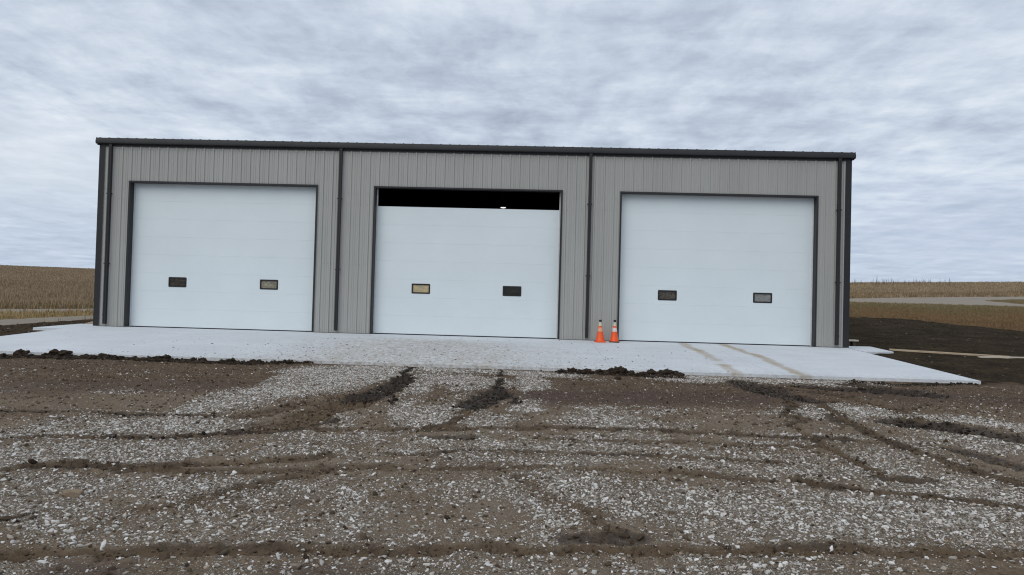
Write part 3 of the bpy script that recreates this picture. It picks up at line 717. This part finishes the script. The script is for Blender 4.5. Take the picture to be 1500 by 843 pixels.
for di, (xa, xb) in enumerate(DOORS):
    # trims: face flange and return on both jambs and the head
    for s, xj in ((-1, xa), (1, xb)):
        q = sorted((xj, xj+s*.045))
        pr = [(xj-s*.010, -.040), (xj+s*.045, -.040), (xj+s*.045, -.0315), (xj+s*.002, -.0315), (xj+s*.002, .29), (xj-s*.010, .29)]
        MB().extrude(pr, .009, DH-.012, 'z').build('jamb_trim', MAT['trim'], B)
    MB().extrude([(-.041, DH-.012), (-.041, DH+.040), (-.0315, DH+.040), (-.0315, DH-.001), (.29, DH-.001), (.29, DH-.012)], xa-.047, xb+.047, 'x').build('head_trim', MAT['trim'], B)
    nsec = 7 if di == 1 else 8
    core = MB()
    if di == 1: core.box(xa+.02, xb-.02, DY+.052, DY+.06, .03, SEC*nsec-.02)
    else: core.box(xa+.02, xb-.02, DY+.052, DY+.06, .03, DH+.08)
    door = core.build('garage_door', MAT['door_white'], B); door['label'] = lab[di]
    for k in range(nsec):
        z0 = .024+k*(SEC-.002); z1 = z0+SEC-.0028
        mb = section_mb(xa+.014, xb-.014, z0, z1, wins[di] if k == 2 else [])
        mb.build('door_section', MAT['door_white'], door)
    zc_ = .024+2*(SEC-.002)+(SEC-.0045)/2
    for wi, xw in enumerate(wins[di]):
        fm = MB(); ow, oh, iw, ih = .305, .165, .258, .118
        def rr(hw, hh, r, n=4):
            return [(xw+sx*(hw-r)+r*math.cos(t), zc_+sz_*(hh-r)+r*math.sin(t)) for sx, sz_, t0 in ((1, 1, 0), (-1, 1, 90), (-1, -1, 180), (1, -1, 270)) for t in [math.radians(t0+90*j/n) for j in range(n+1)]]
        A = rr(ow, oh, .03); A2 = rr(ow-.010, oh-.010, .025); I = rr(iw, ih, .012); n = len(A)
        vs = [(x, DY-.001, z) for x, z in A]+[(x, DY-.017, z) for x, z in A2]+[(x, DY-.017, z) for x, z in I]+[(x, DY+.03, z) for x, z in I]
        fs = [(r*n+q, r*n+(q+1) % n, (r+1)*n+(q+1) % n, (r+1)*n+q) for r in range(3) for q in range(n)]
        fr_ = fm.add(vs, fs).build('window_frame', MAT['rubber'], door); fr_['label'] = wl[di][wi]
        MB().box(xw-.262, xw+.262, DY+.006, DY+.012, zc_-.122, zc_+.122).build('window_pane', MAT[pane_mats[di][wi]], door)
    MB().extrude([(DY+.045, .002), (DY-.004, .002), (DY-.008, .012), (DY-.001, .0225), (DY+.045, .0225)], xa+.014, xb-.014, 'x').build('bottom_seal', MAT['rubber'], door)
    for s, xj in ((1, xa), (-1, xb)):
        a, c = sorted((xj+s*.0105, xj+s*.048))
        MB().box(a, c, DY-.030, DY-.009, .012, DH-.013).build('door_stop', MAT['seal'], door)
    # guide rails inside the jambs
    for s, xj in ((1, xa), (-1, xb)):
        a, c = sorted((xj+s*.004, xj+s*.034)); MB().box(a, c, DY+.085, DY+.14, .01, DH-.03).build('door_rail', MAT['screw_metal'], door)
# lit lamp hanging inside, seen through the gap over the middle door
lamp = empty('ceiling_lamp', (.85, 6.0, 4.82)); tag(lamp, 'small lit lamp inside the dark gap over the middle door', 'lamp')
MB().lathe([(.05, .30), (.05, .12), (.10, .10), (.11, .02)], 20).build('lamp_housing', MAT['dark_inside'], lamp)
MB().lathe([(.105, .018), (.10, 0.0), (.04, -.012)], 20).build('lamp_lens', MAT['lamp_lit'], lamp)
MB().tube([(0, 0, .30), (0, 0, 1.03)], .012, 6).build('hanger_rod', MAT['screw_metal'], lamp)

# ------------------------------------------------------------------ traffic cones
def cone(loc, rz, tilt, collar, cream, basem, label):
    t = empty('traffic_cone', loc, rz); t.rotation_euler = (tilt[0], tilt[1], rz)
    tag(t, label, 'traffic cone', 'orange traffic cones by the right door')
    R_ = lambda z: .135-(.135-.036)*(z-.035)/(.60-.035)
    bm_ = MB(); bm_.cbox(-.16, .16, -.16, .16, 0, .032, .008); bm_.build('cone_base', basem, t)
    MB().lathe([(.150, .030), (.140, .040), (R_(.05), .05), (R_(.33), .33), (R_(.60), .60), (.03, .602)], 32).build('cone_body', MAT['cone_orange'], t, True)
    MB().lathe([(R_(.335)+.003, .335), (R_(.455)+.003, .455), (R_(.455), .456)], 32).build('reflective_collar', collar, t, True)
    MB().lathe([(R_(.51)+.003, .51), (R_(.60)+.003, .598), (.038, .615), (.036, .635)], 32).build('upper_collar', cream, t, True)
    MB().lathe([(.026, .630), (.040, .640), (.046, .665), (.044, .69), (.030, .70)], 24).build('cone_cap', MAT['rubber'], t, True)
    return t
cone((4.34, -.53, SL*-.53+.001), .2, (0, -.01), MAT['cone_collar_dirty'], MAT['cone_cream'], MAT['cone_orange'], 'orange traffic cone nearer the downspout, with faded orange collar and orange base')
cone((4.79, -.42, SL*-.42+.001), -.15, (.0, .012), MAT['cone_collar'], MAT['cone_cream'], MAT['cone_base_dirty'], 'orange traffic cone beside the door jamb, with whiter collar and dark dirty base')

# ------------------------------------------------------------------ loose things round the slab
def board(name, a, c, w_, h_, m, label, cat, z0=None):
    a = Vector((a[0], a[1], 0)); c = Vector((c[0], c[1], 0)); d = (c-a); ln = d.length
    o = MB().cbox(-ln/2, ln/2, -w_/2, w_/2, 0, h_, .006).build(name, m)
    mid = (a+c)/2; za, zb = gz(a.x, a.y), gz(c.x, c.y)
    o.location = (mid.x, mid.y, (za+zb)/2-.008); o.rotation_euler = (0, -math.atan2(zb-za, ln), math.atan2(d.y, d.x))
    tag(o, label, cat); return o
board('form_board', (13.75, .55), (16.9, -.55), .14, .055, MAT['timber'], 'long tan form board lying on dark soil right of the building', 'board')
board('form_board', (15.75, -.93), (19.5, -.45), .12, .05, MAT['timber_pale'], 'pale form board lying on dark soil at the far right edge', 'board')
ws = MB(); q = [(12.42, -.72), (13.50, -.30), (13.52, 1.42), (12.42, 1.30)]
zt = [-.055, -.06, -.03, -.03]
ws.add([(x, y, z) for (x, y), z in zip(q, zt)]+[(x, y, -.35) for (x, y) in q], [(0, 1, 2, 3), (7, 6, 5, 4)]+[(i_, 4+i_, 4+(i_+1) % 4, (i_+1) % 4) for i_ in range(4)])
tag(ws.build('concrete_pad', MAT['concrete']), 'small concrete side pad by the right corner of the building', 'pad', kind='structure')
ws = MB(); q = [(-13.75, -.75), (-12.42, -.95), (-12.42, 1.9), (-13.75, 1.75)]
ws.add([(x, y, -.055) for (x, y) in q]+[(x, y, -.35) for (x, y) in q], [(0, 1, 2, 3), (7, 6, 5, 4)]+[(i_, 4+i_, 4+(i_+1) % 4, (i_+1) % 4) for i_ in range(4)])
tag(ws.build('concrete_pad', MAT['concrete']), 'small concrete side pad by the left corner of the building', 'pad', kind='structure')
tz = gz(13.05, 1.9)
t = empty('capped_stub', (13.0, 1.75, tz), .1); tag(t, 'low pale topped wood stub by the right building corner', 'stub')
MB().cbox(-.16, -.06, -.10, .10, -.02, .15, .01).build('block', MAT['timber_dark'], t); MB().cbox(.03, .13, -.10, .10, -.02, .14, .01).build('block', MAT['timber_dark'], t)
MB().cbox(-.24, .22, -.13, .13, .15, .20, .01).build('cap', MAT['timber_pale'], t)
o = MB().add([(-.35, -.35, -.02), (.35, -.3, 0), (.35, .4, .0), (-.05, .4, 0), (-.35, -.35, .05), (.35, -.3, .19), (.35, .4, .22), (-.05, .4, .19)],
             [(0, 3, 2, 1), (4, 5, 6, 7), (0, 1, 5, 4), (1, 2, 6, 5), (2, 3, 7, 6), (3, 0, 4, 7)]).build('plywood_scrap', MAT['timber'])
o.location = (-13.55, 2.6, gz(-13.55, 2.6)); o.rotation_euler = (0, 0, .1); tag(o, 'tan plywood scrap leaning in dirt by the left building corner', 'scrap wood')

# ------------------------------------------------------------------ lumps: clods and one flat block
def lump_mesh(name, seed, sub=2, rough=.45, flat=.7):
    bm = bmesh.new(); bmesh.ops.create_icosphere(bm, subdivisions=sub, radius=1)
    o = Vector((seed*3.1, seed*1.7, seed*.9))
    for q in bm.verts:
        n = mnoise.noise(q.co*1.3+o)*rough+mnoise.noise(q.co*3.4+o)*rough*.45
        q.co = q.co*(1+n+.18*mnoise.noise(q.co*8+o)); q.co.z *= flat
        q.co.x *= 1.15
    me = bpy.data.meshes.new(name); bm.to_mesh(me); bm.free(); return me
CL = [lump_mesh('dirt_clod', s+1, 4, .75, .6) for s in range(6)]
clods = [(2.95, -7.55, .07), (3.17, -7.46, .09), (3.35, -7.58, .07), (3.52, -7.67, .10), (3.75, -7.5, .06), (3.91, -7.45, .07), (4.05, -7.66, .11), (4.2, -7.74, .12), (4.43, -7.55, .08), (4.69, -7.61, .07), (4.95, -7.6, .10), (5.22, -7.48, .13), (5.4, -7.52, .10), (5.48, -7.79, .08), (4.08, -8.5, .05),
         (-9.37, -7.55, .12), (-8.58, -7.45, .14), (-8.72, -7.58, .09), (-7.57, -7.42, .09), (-6.12, -7.42, .08), (-7.9, -7.5, .07), (-5.2, -7.5, .07), (-4.5, -7.55, .06)]
cmat = MAT['clod_soil']
OWN = {(5.22, -7.48): 'largest dark clod near the right end of the row below the traffic cones', (4.08, -8.5): 'small dark clod alone in front of the row below the traffic cones',
       (2.95, -7.55): 'leftmost dark clod of the row at the slab edge below the traffic cones', (5.48, -7.79): 'rightmost dark clod of the row at the slab edge below the traffic cones',
       (-8.58, -7.45): 'largest dark clod on the left front edge of the slab', (-9.37, -7.55): 'leftmost big dark clod on the left front edge of the slab'}
for i_, (x, y, s) in enumerate(clods):
    me = CL[i_ % 6]
    o = link_mesh('dirt_clod', me, cmat); o.location = (x, y, gz(x, y)+s*.32); o.scale = (s*random.uniform(1.0, 1.3),)*2+(s*random.uniform(1.1, 1.5),)
    o.rotation_euler = (0, 0, random.uniform(0, 6.3))
    left = x < 0
    tag(o, 'middling dark clod of earth heaped along the left front edge of the slab' if left else 'middling dark clod within the row at the slab edge below the traffic cones', 'clod',
        'clods along the left slab edge' if left else 'clods along the middle slab edge')
    if (x, y) in OWN: o['label'] = OWN[(x, y)]
me = lump_mesh('clay_lump', 9, 3, .12, .5)
for q in me.vertices:
    q.co.x = max(-1.0, min(.95, q.co.x*1.1)); q.co.z = max(-.4, min(.34, q.co.z)); q.co.y = max(-.7, min(.7, q.co.y))
o = link_mesh('clay_block', me, MAT['clay_block']); o.location = (-1.52, -18.1, gz(-1.52, -18.1)+.02); o.scale = (.078, .06, .075); o.rotation_euler = (.05, .04, .1)
tag(o, 'flat brown block lying on pale gravel in the left foreground', 'block')

# ------------------------------------------------------------------ scattered stuff
def scatter_gn(name, pts, scl, rots, mat_, variants, sub, rough, flat, label, cat):
    """instances of a few lumpy stones on a cloud of points"""
    me = bpy.data.meshes.new(name); n = len(pts)
    me.vertices.add(n); me.vertices.foreach_set('co', pts.astype(np.float32).ravel())
    a = me.attributes.new('scl', 'FLOAT_VECTOR', 'POINT'); a.data.foreach_set('vector', scl.astype(np.float32).ravel())
    a = me.attributes.new('rot', 'FLOAT_VECTOR', 'POINT'); a.data.foreach_set('vector', rots.astype(np.float32).ravel())
    o = link_mesh(name, me, mat_)
    ng = bpy.data.node_groups.new(name+'_nodes', 'GeometryNodeTree')
    ng.interface.new_socket('Geometry', in_out='INPUT', socket_type='NodeSocketGeometry'); ng.interface.new_socket('Geometry', in_out='OUTPUT', socket_type='NodeSocketGeometry')
    gi = ng.nodes.new('NodeGroupInput'); go = ng.nodes.new('NodeGroupOutput')
    iop = ng.nodes.new('GeometryNodeInstanceOnPoints'); g2i = ng.nodes.new('GeometryNodeGeometryToInstance')
    for v_ in range(variants):
        ic = ng.nodes.new('GeometryNodeMeshIcoSphere'); ic.inputs['Radius'].default_value = .5; ic.inputs['Subdivisions'].default_value = sub
        sp = ng.nodes.new('GeometryNodeSetPosition'); pos_ = ng.nodes.new('GeometryNodeInputPosition')
        ad = ng.nodes.new('ShaderNodeVectorMath'); ad.operation = 'ADD'; ad.inputs[1].default_value = (v_*7.3, v_*3.1, v_*1.9)
        nz = ng.nodes.new('ShaderNodeTexNoise'); nz.inputs['Scale'].default_value = 1.9; nz.inputs['Detail'].default_value = 2
        sb = ng.nodes.new('ShaderNodeVectorMath'); sb.operation = 'SUBTRACT'; sb.inputs[1].default_value = (.5, .5, .5)
        sc_ = ng.nodes.new('ShaderNodeVectorMath'); sc_.operation = 'SCALE'; sc_.inputs['Scale'].default_value = rough
        ng.links.new(pos_.outputs[0], ad.inputs[0]); ng.links.new(ad.outputs[0], nz.inputs['Vector']); ng.links.new(nz.outputs['Color'], sb.inputs[0])
        ng.links.new(sb.outputs[0], sc_.inputs[0]); ng.links.new(sc_.outputs[0], sp.inputs['Offset']); ng.links.new(ic.outputs['Mesh'], sp.inputs['Geometry'])
        tr = ng.nodes.new('GeometryNodeTransform'); tr.inputs['Scale'].default_value = (1.1+.1*(v_ % 3), .9, flat)
        ng.links.new(sp.outputs[0], tr.inputs[0]); sm = ng.nodes.new('GeometryNodeSetMaterial'); sm.inputs['Material'].default_value = mat_
        ng.links.new(tr.outputs[0], sm.inputs[0])
        gg = ng.nodes.new('GeometryNodeGeometryToInstance'); ng.links.new(sm.outputs[0], gg.inputs[0])
        if v_ == 0: jn = ng.nodes.new('GeometryNodeJoinGeometry')
        ng.links.new(gg.outputs[0], jn.inputs[0])
    na = ng.nodes.new('GeometryNodeInputNamedAttribute'); na.data_type = 'FLOAT_VECTOR'; na.inputs['Name'].default_value = 'scl'
    nr = ng.nodes.new('GeometryNodeInputNamedAttribute'); nr.data_type = 'FLOAT_VECTOR'; nr.inputs['Name'].default_value = 'rot'
    iop.inputs['Pick Instance'].default_value = True
    ng.links.new(gi.outputs[0], iop.inputs['Points']); ng.links.new(jn.outputs[0], iop.inputs['Instance'])
    e2r = ng.nodes.new('FunctionNodeEulerToRotation'); ng.links.new(nr.outputs[0], e2r.inputs[0])
    ng.links.new(e2r.outputs[0], iop.inputs['Rotation']); ng.links.new(na.outputs[0], iop.inputs['Scale'])
    ng.links.new(iop.outputs[0], go.inputs[0])
    md = o.modifiers.new('scatter', 'NODES'); md.node_group = ng
    tag(o, label, cat, kind='stuff'); return o
def in_view(x, y, mrg=1.8):
    """inside the yard wedge the photograph covers, plus a step to either side"""
    d = y+24.44; c = 2.395-.037*d
    return (d > 3.6) & (np.abs(x-c) < d*.70+mrg)
def sample_yard(n):
    y = -24.44+np.sqrt(RNG.uniform(3.6**2, 17.1**2, n)); x = 2.4+RNG.uniform(-1, 1, n)*((y+24.44)*.72+1.8)
    k = (y < -7.36) & in_view(x, y); return x[k], y[k]
# pale crushed stone
x, y = sample_yard(1900000)
g, M_, rut_, fr_ = yard_masks(x, y)
keep = RNG.random(len(x)) < np.clip(g*.62-.03, 0.008, .6)*fr_
keep &= ~((M_['m'] > .5) & (RNG.random(len(x)) < .9))
x, y = x[keep], y[keep]; z = ground_z(x, y)[0]
s = np.exp(RNG.normal(math.log(.0118), .55, len(x))); s = np.clip(s, .006, .048)
pts = np.stack([x, y, z+s*.10], 1); scl = np.stack([s*RNG.uniform(.8, 1.3, len(x)), s*RNG.uniform(.7, 1.1, len(x)), s*RNG.uniform(.55, 1.0, len(x))], 1)
rots = np.stack([RNG.normal(0, .35, len(x)), RNG.normal(0, .35, len(x)), RNG.uniform(0, 6.28, len(x))], 1)
m, nt, b = mat('crushed_stone', (.4, .39, .37), .85, .08)
oi = N(nt, 'ShaderNodeObjectInfo')
c1 = ramp(nt, oi.outputs['Random'], [(0, (.12, .092, .068)), (.28, (.22, .185, .145)), (.48, (.38, .35, .31)), (.72, (.56, .54, .51)), (.93, (.74, .72, .69)), (1, (.32, .23, .15))])
pw = worldpos(nt)
c1 = mix(nt, math_n(nt, 'MULTIPLY', ramp(nt, noise(nt, pw, 35, 4, .65), [(.45, 0.), (.7, 1.)]), .55), c1, (.16, .13, .10))
L(nt, c1, b.inputs['Base Color']); bump(nt, b, noise(nt, pw, 120, 3), .35, .004)
scatter_gn('gravel', pts, scl, rots, m, 6, 2, .75, .62, 'pale crushed stone gravel spread over the muddy yard', 'gravel'); print('stones', len(x))
# crumbs of churned mud
x, y = sample_yard(700000)
g, M_, rut_, fr_ = yard_masks(x, y)
keep = RNG.random(len(x)) < np.clip(np.maximum(np.maximum(M_['r']*.22, M_['m']*.09), M_['k']*.8)+.045*(1-g), 0, 1)*fr_
x, y = x[keep], y[keep]; mk = np.maximum(M_['k'], M_['m']*.5)[keep]; z = ground_z(x, y)[0]
s = np.clip(np.exp(RNG.normal(math.log(.014), .55, len(x))), .006, .06)*(1+mk*.9)
pts = np.stack([x, y, z+s*.12], 1); scl = np.stack([s*RNG.uniform(.8, 1.4, len(x)), s*RNG.uniform(.8, 1.2, len(x)), s*RNG.uniform(.6, 1.0, len(x))], 1)
rots = np.stack([RNG.normal(0, .5, len(x)), RNG.normal(0, .5, len(x)), RNG.uniform(0, 6.28, len(x))], 1)
dk = mk > .4
m1, nt, b = mat('mud_crumb_brown', (.08, .06, .042), .95, .03); oi = N(nt, 'ShaderNodeObjectInfo')
L(nt, ramp(nt, oi.outputs['Random'], [(0, (.05, .036, .026)), (1, (.13, .10, .07))]), b.inputs['Base Color'])
m2, nt, b = mat('mud_crumb_dark', (.03, .024, .019), .95, .03); oi = N(nt, 'ShaderNodeObjectInfo')
L(nt, ramp(nt, oi.outputs['Random'], [(0, (.016, .013, .010)), (1, (.06, .046, .035))]), b.inputs['Base Color'])
scatter_gn('mud_crumbs', pts[~dk], scl[~dk], rots[~dk], m1, 4, 2, .8, .8, 'crumbs of brown churned mud along the tyre tracks', 'mud')
scatter_gn('mud_crumbs', pts[dk], scl[dk], rots[dk], m2, 4, 2, .8, .8, 'crumbs of dark wet earth in ruts and along the slab edge', 'mud'); print('crumbs', len(x))
# crumbs and pebbles dropped on the slab
n = 1500
x = RNG.normal(-.6, 3.4, n); y = -7.3+np.abs(RNG.normal(0, 3.0, n)); k = (y < -.3) & (np.abs(x) < 12.3); x, y = x[k], y[k]
s = np.clip(np.exp(RNG.normal(math.log(.010), .5, len(x))), .004, .035)
pts = np.stack([x, y, SL*y+s*.2], 1); scl = np.stack([s*1.6, s, s*.6], 1); rots = np.stack([x*0, x*0, RNG.uniform(0, 6.28, len(x))], 1)
scatter_gn('slab_crumbs', pts, scl, rots, m1, 3, 2, .8, .8, 'brown dirt crumbs tracked onto the concrete before the middle door', 'dirt')
# small stones and lumps on the black soil at the right and left of the slab
n = 4000
x = RNG.uniform(12.5, 27, n); y = RNG.uniform(-8.5, 19, n); xl = RNG.uniform(-19, -12.5, 3000); yl = RNG.uniform(-8, 4, 3000)
x = np.concatenate([x, xl]); y = np.concatenate([y, yl])
zn = zones(x, y); k = (zn[0] > .3) & ~((x > 12.3) & (x < 13.7) & (y > -1.2) & (y < 1.6)) & ~((x < -12.3) & (x > -13.9) & (y > -1.2) & (y < 2.0)); x, y = x[k], y[k]; z = ground_z(x, y)[0]
s = np.clip(np.exp(RNG.normal(math.log(.032), .5, len(x))), .010, .11)
pts = np.stack([x, y, z+s*.1], 1); scl = np.stack([s*1.3, s, s*.7], 1); rots = np.stack([x*0, x*0, RNG.uniform(0, 6.28, len(x))], 1)
m3, nt, b = mat('field_soil_lump', (.03, .024, .019), .95, .03); oi = N(nt, 'ShaderNodeObjectInfo')
L(nt, ramp(nt, oi.outputs['Random'], [(0, (.030, .023, .017)), (.6, (.062, .047, .031)), (.94, (.07, .055, .038)), (.985, (.20, .18, .15)), (1, (.30, .28, .25))]), b.inputs['Base Color'])
scatter_gn('soil_lumps', pts, scl, rots, m3, 4, 2, .8, .8, 'lumps of black soil and a few stones beside the slab', 'soil')

# ------------------------------------------------------------------ grass, weeds and stubble: many narrow blades, one mesh per kind
def blades(name, x, y, z, h, wd, lean, nb, mat_, label, cat):
    n = len(x); x = np.repeat(x, nb); y = np.repeat(y, nb); z = np.repeat(z, nb); h = np.repeat(h, nb)*RNG.uniform(.55, 1.1, n*nb); wd_ = np.repeat(wd, nb)
    a = RNG.uniform(0, 6.28, n*nb); l = RNG.uniform(.1, 1, n*nb)*lean*h; t = RNG.uniform(0, 6.28, n*nb)
    x = x+RNG.normal(0, 1, n*nb)*wd_*2.5; y = y+RNG.normal(0, 1, n*nb)*wd_*2.5
    ca, sa = np.cos(a)*wd_/2, np.sin(a)*wd_/2
    mx, my = x+np.cos(t)*l*.35, y+np.sin(t)*l*.35; tx, ty = x+np.cos(t)*l, y+np.sin(t)*l
    V = np.stack([np.stack([x-ca, y-sa, z-.02], 1), np.stack([x+ca, y+sa, z-.02], 1), np.stack([mx+ca*.7, my+sa*.7, z+h*.6], 1), np.stack([mx-ca*.7, my-sa*.7, z+h*.6], 1), np.stack([tx, ty, z+h], 1)], 1).reshape(-1, 3)
    b0 = np.arange(n*nb)*5
    q = np.stack([b0, b0+1, b0+2, b0+3], 1); tr = np.stack([b0+3, b0+2, b0+4], 1)
    me = bpy.data.meshes.new(name); me.vertices.add(len(V)); me.vertices.foreach_set('co', V.astype(np.float32).ravel())
    lp = np.concatenate([q.ravel(), tr.ravel()]).astype(np.int32); ls = np.concatenate([np.arange(len(q))*4, len(q)*4+np.arange(len(tr))*3]).astype(np.int32)
    me.loops.add(len(lp)); me.polygons.add(len(ls)); me.loops.foreach_set('vertex_index', lp); me.polygons.foreach_set('loop_start', ls)
    me.update(); o = link_mesh(name, me, mat_); tag(o, label, cat, kind='stuff'); return o
def straw(name, a, c, sc_=3.0):
    m, nt, b = mat(name, a, .9, .1); p = worldpos(nt)
    ri = N(nt, 'ShaderNodeNewGeometry').outputs['Random Per Island']
    f = math_n(nt, 'MULTIPLY_ADD', noise(nt, p, .25, 4, .6), .7, math_n(nt, 'MULTIPLY', ri, .6))
    L(nt, ramp(nt, f, [(.35, a), (.85, c)]), b.inputs['Base Color']); return m
def wedge(n, d0, d1, a0, a1):
    d = np.sqrt(RNG.uniform(d0*d0, d1*d1, n)); u = RNG.uniform(a0, a1, n)
    return 2.4+d*u, -24.44+d
def zfilter(x, y, i_):
    k = zones(x, y)[i_] > .5; return x[k], y[k], ground_z(x[k], y[k])[0]
# stubble, left hill (pixel x 0..140 -> lateral slope about -.72 .. -.55)
x, y = wedge(17000, 30, 80, -.80, -.52); x2, y2 = wedge(16000, 80, 158, -.80, -.52)
x, y, z = zfilter(np.concatenate([x, x2]), np.concatenate([y, y2]), 3)
s = RNG.uniform(.16, .36, len(x))*np.where(y > 50, .65, 1); wd = np.where(y > 50, .05, .028)
blades('stubble', x, y, z, s, wd, .5, 3, straw('straw_stubble', (.16, .118, .074), (.37, .285, .19)), 'cut brown crop stubble on the hill left of the building', 'stubble')
x, y = wedge(9000, 72, 95, .38, .74); x2, y2 = wedge(15000, 95, 158, .38, .74)
x, y, z = zfilter(np.concatenate([x, x2]), np.concatenate([y, y2]), 3)
s = RNG.uniform(.18, .40, len(x))
blades('stubble', x, y, z, s, np.full(len(x), .06), .5, 3, straw('straw_stubble_right', (.17, .124, .078), (.40, .31, .20)), 'cut brown crop stubble on the rise right of the building', 'stubble')
# weedy bank at the foot of both fields
x, y = wedge(16000, 66, 104, .38, .74); hi = np.interp(x, [20, 30, 38, 48, 60, 80], [42, 44.5, 52, 60, 68, 80]); k = (y > hi+.3) & (y < hi+7); x, y = x[k], y[k]; z = ground_z(x, y)[0]
blades('weeds', x, y, z, RNG.uniform(.15, .5, len(x)), np.full(len(x), .05), .5, 4, straw('straw_weeds', (.11, .075, .04), (.36, .26, .15)), 'dry brown weeds along the gravel road right of the building', 'weeds')
x, y = wedge(5000, 30, 52, -.82, -.50); d = (x+21.07)*(10.96-7.8)-(y-7.8)*2.23; k = (d < -9.5) & (d > -22); x, y, z = zfilter(x[k], y[k], 3)
blades('weeds', x, y, z, RNG.uniform(.15, .42, len(x)), np.full(len(x), .03), .5, 4, straw('straw_weeds_left', (.13, .095, .05), (.40, .30, .16)), 'dry weeds along the gravel road left of the building', 'weeds')
# tall thin weeds standing against the sky on the right crest
x = RNG.uniform(50, 84, 110); y = RNG.uniform(108, 127, 110); k = np.abs((x-2.4)/(y+24.44)-.42) < .11; x, y = x[k], y[k]; z = ground_z(x, y)[0]
blades('tall_weeds', x, y, z, RNG.uniform(.5, 1.7, len(x)), np.full(len(x), .06), .35, 4, straw('straw_tall', (.10, .08, .06), (.22, .17, .12)), 'thin tall weed stalks standing against the sky on the right', 'weeds')
# grass
x, y = wedge(30000, 34, 76, .36, .76); x, y, z = zfilter(x, y, 1)
m, nt, b = mat('lawn_blades', (.15, .1, .05), .9, .1); p = worldpos(nt); ri = N(nt, 'ShaderNodeNewGeometry').outputs['Random Per Island']
sp_ = N(nt, 'ShaderNodeSeparateXYZ'); L(nt, p, sp_.inputs[0])
f = math_n(nt, 'DIVIDE', math_n(nt, 'ADD', sp_.outputs[1], math_n(nt, 'MULTIPLY_ADD', noise(nt, mapping(nt, p, (.5, 1.6, 1)), .55, 6, .65), 44., -22.)), 60., clamp=True)
cg = ramp(nt, f, [(.20, (.15, .092, .047)), (.36, (.21, .128, .062)), (.46, (.155, .126, .058)), (.60, (.21, .172, .09))])
L(nt, mix(nt, math_n(nt, 'MULTIPLY', ri, .55), cg, (.27, .20, .12)), b.inputs['Base Color'])
blades('grass', x, y, z, RNG.uniform(.05, .14, len(x)), np.full(len(x), .03), .9, 4, m, 'olive and rust coloured grass between soil and road on the right', 'grass')
x, y = wedge(9000, 24, 46, -.85, -.48); x, y, z = zfilter(x, y, 1)
blades('grass', x, y, z, RNG.uniform(.08, .25, len(x)), np.full(len(x), .018), .7, 4, straw('straw_grass', (.18, .13, .065), (.46, .35, .19)), 'dry yellow grass between the two gravel tracks on the left', 'grass')
print('done')
